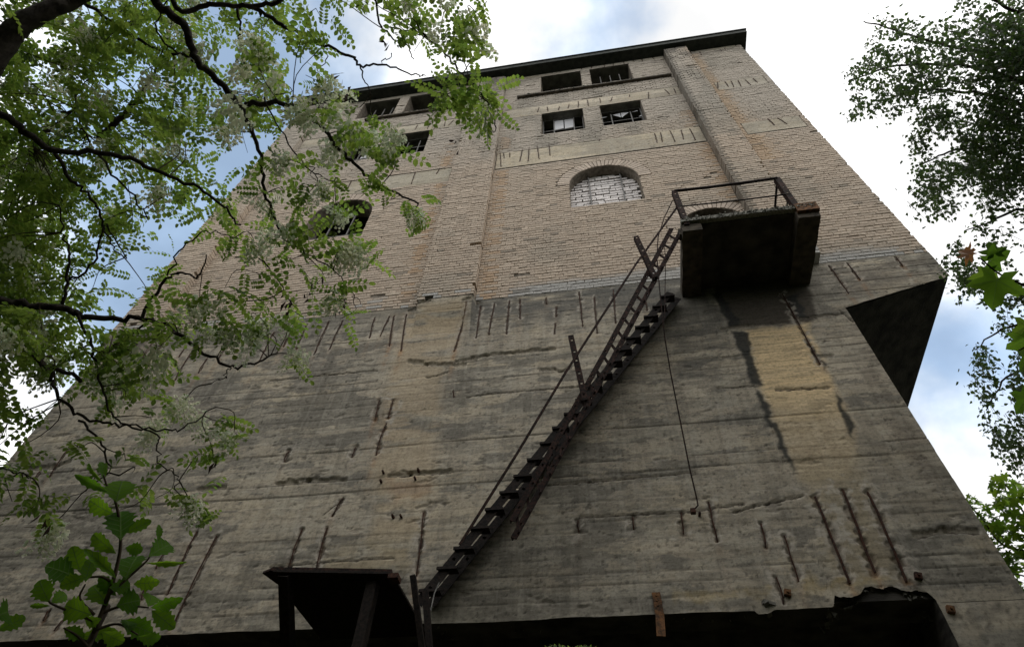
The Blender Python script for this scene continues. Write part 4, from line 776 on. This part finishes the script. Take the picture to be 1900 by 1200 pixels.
for (x, y, s, n_, fl) in [(655, 240, 24, 8, .9), (690, 255, 22, 6, .4), (735, 265, 22, 9, .8), (610, 270, 22, 5, .8), (660, 195, 16, 4, .2), (575, 325, 24, 5, .2), (690, 345, 14, 4, .2), (620, 360, 16, 4, .6), (775, 395, 20, 8, .5), (725, 370, 14, 3, 0), (640, 470, 26, 9, 1), (680, 470, 18, 5, 1), (620, 540, 18, 5, 1), (600, 510, 16, 3, .3), (535, 585, 26, 7, 1), (500, 620, 26, 6, 1), (545, 660, 14, 3, 1), (470, 580, 24, 6, .7), (420, 560, 30, 7, .8), (440, 500, 28, 6, .5), (370, 555, 30, 7, .8), (330, 600, 30, 6, .5), (300, 640, 26, 5, .4), (660, 575, 14, 3, 0), (510, 440, 26, 6, .4), (470, 450, 24, 5, .3), (545, 410, 24, 5, .8), (560, 440, 18, 4, .5), (590, 420, 18, 4, .6), (520, 350, 20, 4, .3), (560, 370, 20, 4, .3), (480, 360, 22, 4, .2), (430, 390, 24, 5, .2), (530, 300, 24, 5, .4), (630, 400, 16, 4, .4), (540, 480, 18, 4, .3), (500, 540, 22, 4, .4), (400, 610, 20, 4, .6), (450, 620, 18, 4, .7),
                          (870, 50, 18, 6, .9), (890, 85, 14, 4, 1), (835, 65, 18, 5, .3), (790, 65, 14, 4, .2), (780, 30, 18, 6, .2), (740, 45, 14, 4, .2), (700, 10, 26, 7, .2), (640, 5, 26, 7, .4), (580, 20, 20, 5, .4), (850, 150, 22, 8, .3), (885, 170, 22, 8, .2), (910, 210, 16, 6, 0), (920, 185, 14, 5, 0), (830, 175, 18, 5, .6), (870, 185, 16, 5, .8), (905, 235, 12, 4, 0), (840, 115, 14, 4, .1), (870, 10, 20, 6, .2), (830, 10, 20, 5, .2), (760, 5, 24, 6, .2), (590, 95, 16, 5, .5), (565, 80, 14, 4, .3), (495, 105, 22, 5, 1), (520, 150, 22, 5, 1), (480, 85, 18, 4, 1), (595, 155, 14, 3, 1), (450, 250, 10, 1, 1), (420, 235, 10, 1, 1), (575, 210, 14, 3, 1), (555, 185, 16, 4, .3),
                          (435, 800, 18, 5, .5), (410, 780, 14, 3, 0), (385, 855, 16, 4, .7), (395, 835, 12, 2, 0), (340, 750, 16, 3, 1), (280, 775, 14, 2, 1), (350, 935, 20, 5, .2), (370, 960, 14, 4, 0), (320, 905, 16, 3, 0), (70, 930, 20, 4, .7), (100, 970, 14, 3, 1), (45, 905, 14, 2, 0), (250, 870, 20, 3, .3), (150, 830, 16, 3, 0), (10, 890, 20, 4, 0), (230, 840, 14, 2, 0), (260, 930, 16, 3, 0), (160, 910, 14, 2, 0)]:
    centres.append((x, y, s, n_, fl, rl_.uniform(3.7, 4.4)))
leafs = [[] for _ in comps]; twm = MB(); fpos = []
for (x, y, s, n_, fl, d) in centres:
    c = P(x, y, d); j = np.argmin(((BP - c) ** 2).sum(1) + np.random.default_rng(abs(int(x * 7 + y))).random(len(BP)) * .02); b0_ = BP[j]; ln = np.linalg.norm(c - b0_)
    dirn = (c - b0_) / (ln + 1e-6); tipn = c + np.array([rl_.uniform(-.1, .1), rl_.uniform(-.1, .1), -.06])
    if ln < .75:
        midp = (b0_ + c) / 2 + np.array([rl_.uniform(-.05, .05), rl_.uniform(-.05, .05), rl_.uniform(.0, .08)]); twm.tube(spline([b0_, midp, c, tipn], 3), np.linspace(.0038, .0015, 10), 4)
    for k in range(n_):
        rad = s / FPX * d; p = c + np.array([rl_.gauss(0, 1), rl_.gauss(0, 1), rl_.gauss(0, .8)]) * rad * .9
        dd = np.array([rl_.gauss(0, 1), rl_.gauss(0, 1), rl_.gauss(-.25, .45)]) + (p - c) / (rad + 1e-6) * .5; sc = rl_.uniform(.58, 1.18); leafs[rl_.randrange(len(comps))].append(np.c_[frame(dd, np.array([rl_.gauss(0, .5), rl_.gauss(0, .5), 1]), sc), p - dd / np.linalg.norm(dd) * .08])
    if rl_.random() < fl: fpos.append((c + np.array([rl_.uniform(-.06, .06), rl_.uniform(-.06, .06), .02]), d))
    if rl_.random() < fl - .6: fpos.append((c + np.array([rl_.uniform(-.12, .12), rl_.uniform(-.12, .12), 0]), d))
o = twm.obj('twigs', M['twig'], rob); o['kind'] = 'stuff'
# the 300 nearest fronds in view stand alone, the others are one mass
allm = [(k, mt) for k, l in enumerate(leafs) for mt in l]
def pix(p): v = (p - CAM) @ RT; return 950 + FPX * v[0] / v[1], 600 - FPX * v[2] / v[1]
inv = [i for i, (k, mt) in enumerate(allm) if 0 < pix(mt[:, 3])[0] < 1900 and 0 < pix(mt[:, 3])[1] < 1200]
inv.sort(key=lambda i: np.linalg.norm(allm[i][1][:, 3] - CAM) / np.linalg.norm(allm[i][1][:, 0])); solo = set(inv[:300])
lm = [npmesh('leaf', v, f, M['leaf'], None, False) for v, f in comps]; Vs, Fs = [], []; oo = 0
for k, (v, f) in enumerate(comps):
    mats = np.array([mt for i, (kk_, mt) in enumerate(allm) if kk_ == k and i not in solo]); a_, b_ = inst(v, f, mats); Vs.append(a_); Fs.append(b_ + oo); oo += len(a_)
o = link('foliage', npmesh('foliage', np.concatenate(Vs), np.concatenate(Fs), M['leaf'], None, False), rob); o['kind'] = 'stuff'
for i in solo:
    k, mt = allm[i]; o = link('leaf', lm[k], rob); o.matrix_world = Matrix(np.vstack([mt, [0, 0, 0, 1]]).tolist())
fl_ = [cluster(random.Random(s)) for s in range(6)]
for (p, d) in fpos[:300]:
    o = link('flower_cluster', rl_.choice(fl_), rob, p); o.rotation_euler = (0, 0, rl_.uniform(0, 6.3)); s = rl_.uniform(1.0, 1.4); o.scale = (s, s, s)
for (x, y) in ((628, 578), (640, 560), (575, 545), (592, 525), (537, 550), (535, 565), (640, 140), (637, 175), (645, 165), (80, 585 + 380), (405, 850), (715, 72), (850, 268)):
    m = MB(); p = P(x, y, 4.0)
    for k in range(4):
        q = p + np.array([rl_.uniform(-.03, .03) for _ in range(3)]); a = rl_.uniform(0, 6.3); u = np.array([math.cos(a), math.sin(a), 0]) * .009; e = q + np.array([rl_.uniform(-.03, .03), rl_.uniform(-.03, .03), -rl_.uniform(.05, .08)]); md = (q + e) / 2 + u * .8
        m.add([q, md + u, e, md - u, md + np.array([0, 0, .0]) + np.cross(u, (0, 0, .3))], [(0, 1, 4), (1, 2, 4), (2, 3, 4), (3, 0, 4)])
    m.obj('seed_pod', M['pod'], rob)

# ---- birch on the right
bir = thing('birch_tree', 'tall birch with fine drooping dark foliage at the right', 'tree')
bt0 = P(2560, 520, 9.0); BT = [np.array([bt0[0] + .4, bt0[1], -.1]), np.array([bt0[0] + .3, bt0[1] + .05, 4.0]), np.array([bt0[0] + .1, bt0[1], 8.0]), np.array([bt0[0] + .05, bt0[1], 9.6])]
m = MB(); m.tube(spline(BT), np.interp(np.linspace(0, 1, 16), [0, 1], [.24, .10]), 10); m.obj('trunk', M['birchbark'], bir, True)
bk = lambda z: np.array([np.interp(z, [p[2] for p in BT], [p[i] for p in BT]) for i in (0, 1)] + [z])
bpts = []
for pxs, z in (([(2000, 60), (1880, 20), (1820, -10), (1770, -30)], 12.5), ([(2000, 150), (1880, 110), (1780, 90), (1700, 70), (1640, 50), (1600, 40)], 11.6), ([(2000, 200), (1860, 140), (1760, 120), (1680, 120), (1620, 135), (1575, 150)], 11), ([(2000, 240), (1880, 190), (1790, 170), (1720, 165), (1660, 180), (1630, 190)], 10.4), ([(2000, 330), (1880, 290), (1800, 275), (1740, 290), (1700, 310)], 9.6), ([(2000, 420), (1900, 390), (1840, 410), (1790, 430)], 8.8), ([(2000, 380), (1900, 340), (1850, 330), (1800, 350)], 9.2), ([(2010, 640), (1920, 600), (1860, 610), (1810, 650)], 7.2), ([(2010, 720), (1930, 690), (1870, 700), (1830, 760)], 6.6), ([(2000, 110), (1900, 60), (1860, 40), (1840, 70)], 12.2)):
    tip_d = 8.6; branch(bir, pxs, 6, 1.5, 8.9, tip_d, 'twig', pre=[bk(z)], rec=bpts)
BPT = np.array(bpts); BL, BLf = leaf_outline([(0, .01), (.35, .36), (.7, .2), (1, .02)], .15, .1)
regions = [([(2200, -10), (1770, -10), (1800, 30), (1750, 45), (1690, 45), (1640, 28), (1588, 28), (1600, 90), (1565, 145), (1578, 212), (1640, 195), (1690, 270), (1708, 278), (1725, 225), (1800, 265), (2200, 260)], 1.0, 900), ([(1700, 290), (1780, 285), (2200, 250), (2200, 450), (1830, 430), (1770, 370), (1720, 402), (1678, 372), (1690, 330)], 1.0, 500), ([(1830, 30), (2200, 0), (2200, 560), (1800, 420), (1780, 250)], 1.0, 720), ([(1740, 460), (1790, 440), (1850, 470), (2200, 470), (2200, 575), (1840, 560), (1775, 520)], .7, 170), ([(1790, 660), (1840, 600), (2200, 570), (2200, 830), (1850, 850), (1820, 760)], .8, 470)]
mats = []; st_m = MB(); rb_ = random.Random(3)
for poly, dens, cnt in regions:
    k = 0; xs_ = [p[0] for p in poly]; ys_ = [p[1] for p in poly]
    while k < cnt:
        x, y = rb_.uniform(min(xs_), max(xs_)), rb_.uniform(min(ys_), max(ys_))
        if not pip(x, y, poly): continue
        if vnoise(np.array([x / 42.]), np.array([y / 42.]), 300)[0] < .42 and rb_.random() < .9 / dens: continue
        k += 1; d = rb_.uniform(7.8, 9.6); p = P(x, y, d); ln = rb_.uniform(.15, .45); sw = np.array([rb_.gauss(-.15, .25), rb_.gauss(0, .25), -1]); q = p + sw * ln
        st_m.tube([p, (p + q) / 2 + (0, 0, -.03), q], [.003, .002, .001], 3)
        nl = int(ln * 58)
        for i in range(nl):
            t = rb_.random(); c = p + (q - p) * t + np.array([rb_.gauss(0, .045), rb_.gauss(0, .045), rb_.gauss(0, .03)]); dd = np.array([rb_.gauss(0, .8), rb_.gauss(0, .8), rb_.gauss(-.7, .4)]); mats.append(np.c_[frame(dd, np.array([rb_.gauss(0, 1), rb_.gauss(0, 1), rb_.gauss(.4, .6)]), rb_.uniform(.038, .058)), c])
a_, b_ = inst(BL, BLf, np.array(mats)); o = link('foliage', npmesh('foliage', a_, b_, M['birchleaf'], None, False), bir); o['kind'] = 'stuff'; o = st_m.obj('twigs', M['twig'], bir); o['kind'] = 'stuff'

# ---- unseen wood behind and beside the viewer, added to darken the lower facade
wr = random.Random(8); mats = []; WL, WF = leaf_outline([(0, .02), (.35, .4), (.7, .25), (1, .02)], .15, .1)
for k in range(150):
    a = math.radians(wr.uniform(150, 390)); rr_ = wr.uniform(9, 22); cx_, cy_ = rr_ * math.cos(a), -5.5 + rr_ * math.sin(a)
    if cy_ > -3 and abs(cx_) < 14: continue
    hgt = wr.uniform(7, 13)
    for i in range(330):
        u = wr.random(); p = np.array([cx_ + wr.gauss(0, 1.3), cy_ + wr.gauss(0, 1.3), hgt * u + .2]); dd = np.array([wr.gauss(0, 1), wr.gauss(0, 1), wr.gauss(-.3, .5)])
        x_, y_ = pix(p)
        if ((p - CAM) @ RT)[1] > 0 and -60 < x_ < 1960 and -60 < y_ < 1260: continue
        mats.append(np.c_[frame(dd, np.array([wr.gauss(0, .6), wr.gauss(0, .6), 1]), wr.uniform(.45, .9)), p])
a_, b_ = inst(WL, WF, np.array(mats)); o = link('shade_woodland', npmesh('shade_woodland', a_, b_, M['birchleaf'], None, False)); o['kind'] = 'stuff'; o['label'] = 'unseen leaf mass added round the clearing to shade the lower tower'; o['category'] = 'shade_woodland'
# ---- maples
def maple_tmpl(teeth=True):
    lob = [(-155, .30), (-128, .62), (-112, .40), (-100, .36), (-84, .60), (-66, .86), (-54, .60), (-36, .46), (-20, .76), (0, 1.0)]
    out = lob + [(-a, r_) for a, r_ in reversed(lob[:-1])]; V = [(0, 0, 0)]
    for a, r_ in out: x, y = math.cos(math.radians(a)) * r_, math.sin(math.radians(a)) * r_; V.append((x, y, .10 * abs(y) - .16 * r_ * r_))
    n_ = len(out); F_ = [(0, i, i + 1, i + 2) if i + 2 <= n_ else (0, i, i + 1, i + 1) for i in range(1, n_, 2)]
    return np.array(V), F_
MV, MF = maple_tmpl()
def leafmesh(name, V, F_, m): me = bpy.data.meshes.new(name); me.from_pydata(V.tolist(), [], [tuple(dict.fromkeys(f)) for f in F_]); me.materials.append(m); return me
# a nearby maple spray
msp = thing('maple_sapling', 'maple spray with large lobed green leaves hanging close at the right edge', 'sapling')
mst = [P(2150, 1500, 2.6), P(2120, 1000, 2.3), P(2080, 700, 2.15), P(2040, 520, 2.05)]; mst[0][2] = -.1
m = MB(); m.tube(spline(mst), np.linspace(.014, .006, 16), 6); m.obj('stem', M['twig'], msp, True)
for pts in ([(2040, 520), (1940, 540), (1880, 520), (1850, 505), (1820, 480)], [(2060, 620), (1960, 640), (1915, 640), (1890, 650)], [(2070, 740), (1960, 760), (1905, 745)]):
    mb_ = MB(); mb_.tube(spline([P(*p, 2.05 - .02 * i) for i, p in enumerate(pts)]), np.linspace(.004, .0018, (len(pts) - 1) * 5 + 1), 5); mb_.obj('branch', M['twig'], msp, True)
ml = leafmesh('leaf', MV, MF, M['mapleclose']); mo_ = leafmesh('leaf', MV, MF, M['mapleyoung'])
def place_leaf(me, parent, base, tip, d, roll=0.0, depth=0.0, tilt=.4, asp=1.0, nm='leaf', wpx=None, wtpl=1.0):
    b_, t_ = P(*base, d), P(*tip, d + depth); v = t_ - b_; ln = np.linalg.norm(v); tocam = CAM - (b_ + t_) / 2; tocam /= np.linalg.norm(tocam); dn = v / ln
    s_ = np.cross(tocam, dn); s_ /= np.linalg.norm(s_); nrm = np.cross(dn, s_); ca, sa = math.cos(roll), math.sin(roll); s2 = s_ * ca + nrm * sa; n2 = np.cross(dn, s2)
    w_ = ln if wpx is None else (wpx / FPX * d) / wtpl
    R_ = np.stack([dn * ln, s2 * w_, n2 * ln], 1); o_ = link(nm, me, parent); o_.matrix_world = Matrix(np.vstack([np.c_[R_, b_], [0, 0, 0, 1]]).tolist()); return o_
for (me, base, tip, d, rl) in ((ml, (1845, 470), (1835, 445), 2.0, .3), (ml, (1838, 484), (1880, 466), 2.0, .5), (mo_, (1797, 472), (1778, 462), 2.0, .6), (mo_, (1800, 466), (1786, 494), 2.02, 1.1), (ml, (1828, 506), (1816, 540), 2.0, -.7), (ml, (1850, 520), (1838, 578), 1.95, .2), (ml, (1872, 528), (1886, 556), 2.0, .8), (ml, (1905, 605), (1872, 622), 2.0, .4), (ml, (1905, 630), (1866, 652), 2.0, -.5), (ml, (1905, 738), (1880, 768), 2.0, .5), (ml, (1912, 655), (1885, 690), 2.0, .9)):
    place_leaf(me, msp, base, tip, d, rl, .02)
# the maple behind the tower's right corner
mt_ = thing('bright_maple_tree', 'bright green maple crown low behind the right corner of the tower', 'tree')
t0 = P(2010, 1100, 9.5); m = MB(); m.tube([(t0[0], t0[1], -.1), (t0[0] - .05, t0[1], 2.0), (t0[0] + .05, t0[1], 4.6)], [.11, .09, .04], 8); m.obj('trunk', M['bark'], mt_, True)
for pts in ([(2010, 1060), (1950, 1000), (1900, 950), (1860, 890)], [(2010, 1080), (1930, 1030), (1860, 1010), (1800, 935)], [(2010, 1100), (1930, 1080), (1880, 1060)]): branch(mt_, pts, 5, 1.5, 9.5, 9.2, 'twig', pre=[(t0[0], t0[1], 3.4)], rec=None)
mats = []; rm = random.Random(9); mp_ = [(1788, 918), (1806, 915), (1822, 940), (1840, 930), (1834, 884), (1862, 878), (1900, 905), (2060, 880), (2100, 1160), (1890, 1110), (1850, 1040), (1815, 985)]
while len(mats) < 1500:
    x, y = rm.uniform(1785, 2100), rm.uniform(875, 1160)
    if not pip(x, y, mp_) or vnoise(np.array([x / 24.]), np.array([y / 24.]), 310)[0] < .25: continue
    p = P(x, y, rm.uniform(8.8, 10.2)); a = rm.uniform(0, 6.3); mats.append(np.c_[frame(np.array([math.cos(a), math.sin(a), -.5]), np.array([rm.gauss(0, .4), rm.gauss(0, .4) - .3, 1]), rm.uniform(.06, .095)), p])
F4 = np.array([f if len(f) == 4 else (*f, f[-1]) for f in MF]); F4 = F4[[len(set(f)) == 4 for f in F4.tolist()]]
a_, b_ = inst(MV, F4, np.array(mats)); o = link('foliage', npmesh('foliage', a_, b_, M['mapleleaf'], None, False), mt_); o['kind'] = 'stuff'

# ---- oak sapling, lower left
oak = thing('oak_sapling', 'young oak sapling with broad lobed leaves in the lower left foreground', 'sapling')
def oak_tmpl(seed):
    r = random.Random(seed); pts = []
    for i in range(27):
        x = i / 26; env = .27 * (math.sin(math.pi * min(1, x ** 1.25 * .97)) ** .85) + .004; lobe = 1 + .17 * math.cos(i * 1.30 + r.uniform(-.25, .25)) * (1 if .12 < x < .97 else 0); pts.append((x, env * lobe))
    V, F_ = leaf_outline(pts, .34, r.uniform(.05, .45)); V[:, 2] += .03 * np.sin(V[:, 0] * 9) * np.sign(V[:, 1]) * np.abs(V[:, 1]) / .27; return V, F_
OT = [leafmesh('leaf', *oak_tmpl(s), M['oakleaf']) for s in range(5)]
for me in OT: me.shade_smooth()
OD = 1.45; zk = lambda a, b: (a * .3368, 800 + b * .3368)
base_ = P(150, 1230, OD); root = np.array([base_[0], base_[1] + .05, -.05])
stm = [zk(450, 1250), zk(520, 1100), zk(590, 920), zk(640, 760), zk(665, 600), zk(640, 400), zk(590, 300), zk(570, 240)]
m = MB(); m.tube(spline([root, (root + base_) / 2 + (0.04, 0, 0)] + [P(*p, OD) for p in stm]), np.interp(np.linspace(0, 1, 46), [0, .3, 1], [.010, .0045, .0014]), 6); m.obj('stem', M['twig'], oak, True)
for pts in ([(600, 900), (700, 810), (800, 720), (830, 680)], [(620, 830), (560, 800), (480, 800), (430, 760)], [(520, 1010), (440, 920), (470, 840)], [(540, 1050), (430, 1010), (290, 950), (270, 930)], [(560, 1000), (680, 960), (820, 970)], [(530, 1090), (650, 1060), (760, 1120)], [(480, 1180), (420, 1120), (350, 1080)]):
    m = MB(); m.tube(spline([P(*zk(*p), OD) for p in pts]), np.linspace(.003, .0014, (len(pts) - 1) * 5 + 1), 5); m.obj('branch', M['twig'], oak, True)
rk = random.Random(5)
for (a, b_, c, d, w) in [(640, 390, 672, 248, 140), (665, 600, 660, 398, 130), (628, 455, 475, 392, 80), (690, 560, 828, 488, 60), (640, 672, 492, 565, 72), (640, 810, 485, 645, 50), (690, 820, 745, 640, 125), (818, 690, 968, 585, 105), (868, 610, 882, 508, 32), (415, 800, 262, 735, 110), (440, 765, 398, 645, 82), (470, 830, 505, 685, 78), (480, 800, 330, 848, 66), (600, 860, 742, 850, 78), (735, 840, 868, 832, 66), (270, 940, 210, 820, 85), (280, 945, 378, 880, 62), (592, 960, 512, 828, 100), (505, 1010, 340, 960, 105), (640, 960, 782, 922, 112), (815, 965, 850, 876, 84), (830, 970, 990, 940, 62), (835, 985, 955, 1072, 78), (675, 1040, 835, 1112, 88), (755, 1130, 895, 1152, 60), (440, 1135, 628, 1092, 62), (350, 1082, 455, 1128, 58), (560, 1030, 448, 1066, 60), (800, 722, 1015, 730, 26), (572, 290, 452, 162, 22), (575, 275, 560, 138, 38), (592, 332, 428, 255, 42), (-30, 1020, 92, 975, 110), (-20, 1100, 145, 1018, 60), (640, 905, 540, 800, 60), (560, 1100, 680, 1170, 70), (690, 640, 785, 655, 60), (280, 960, 150, 960, 22), (700, 1110, 720, 1010, 70)]:
    place_leaf(OT[rk.randrange(5)], oak, zk(a, b_), zk(c, d), OD + rk.uniform(-.05, .05), rk.uniform(-.5, .5), rk.uniform(-.03, .05), wpx=w * .3368, wtpl=.56)
# ---- the small sprig at the bottom edge
spr = thing('locust_shoot', 'small bright green shoot rising before the dark opening at the bottom edge', 'shoot')
p0 = P(1060, 1235, 2.6); m = MB(); m.tube([(p0[0], p0[1], -.05), (p0[0] + .02, p0[1], p0[2] * .6), tuple(p0), tuple(P(1075, 1195, 2.6))], [.005, .004, .002, .001], 5); m.obj('stem', M['twig'], spr, True)
for (a, b_, c, d) in ((1060, 1200, 1108, 1186), (1065, 1202, 1050, 1196), (1070, 1208, 1110, 1205), (1062, 1205, 1100, 1195)):
    b0_, t0_ = P(a, b_, 2.6), P(c, d, 2.6); v = t0_ - b0_; o = link('leaf', lm[0], spr); o.matrix_world = Matrix(np.vstack([np.c_[frame(v, np.array([0, -.6, .8]), .55), b0_], [0, 0, 0, 1]]).tolist())
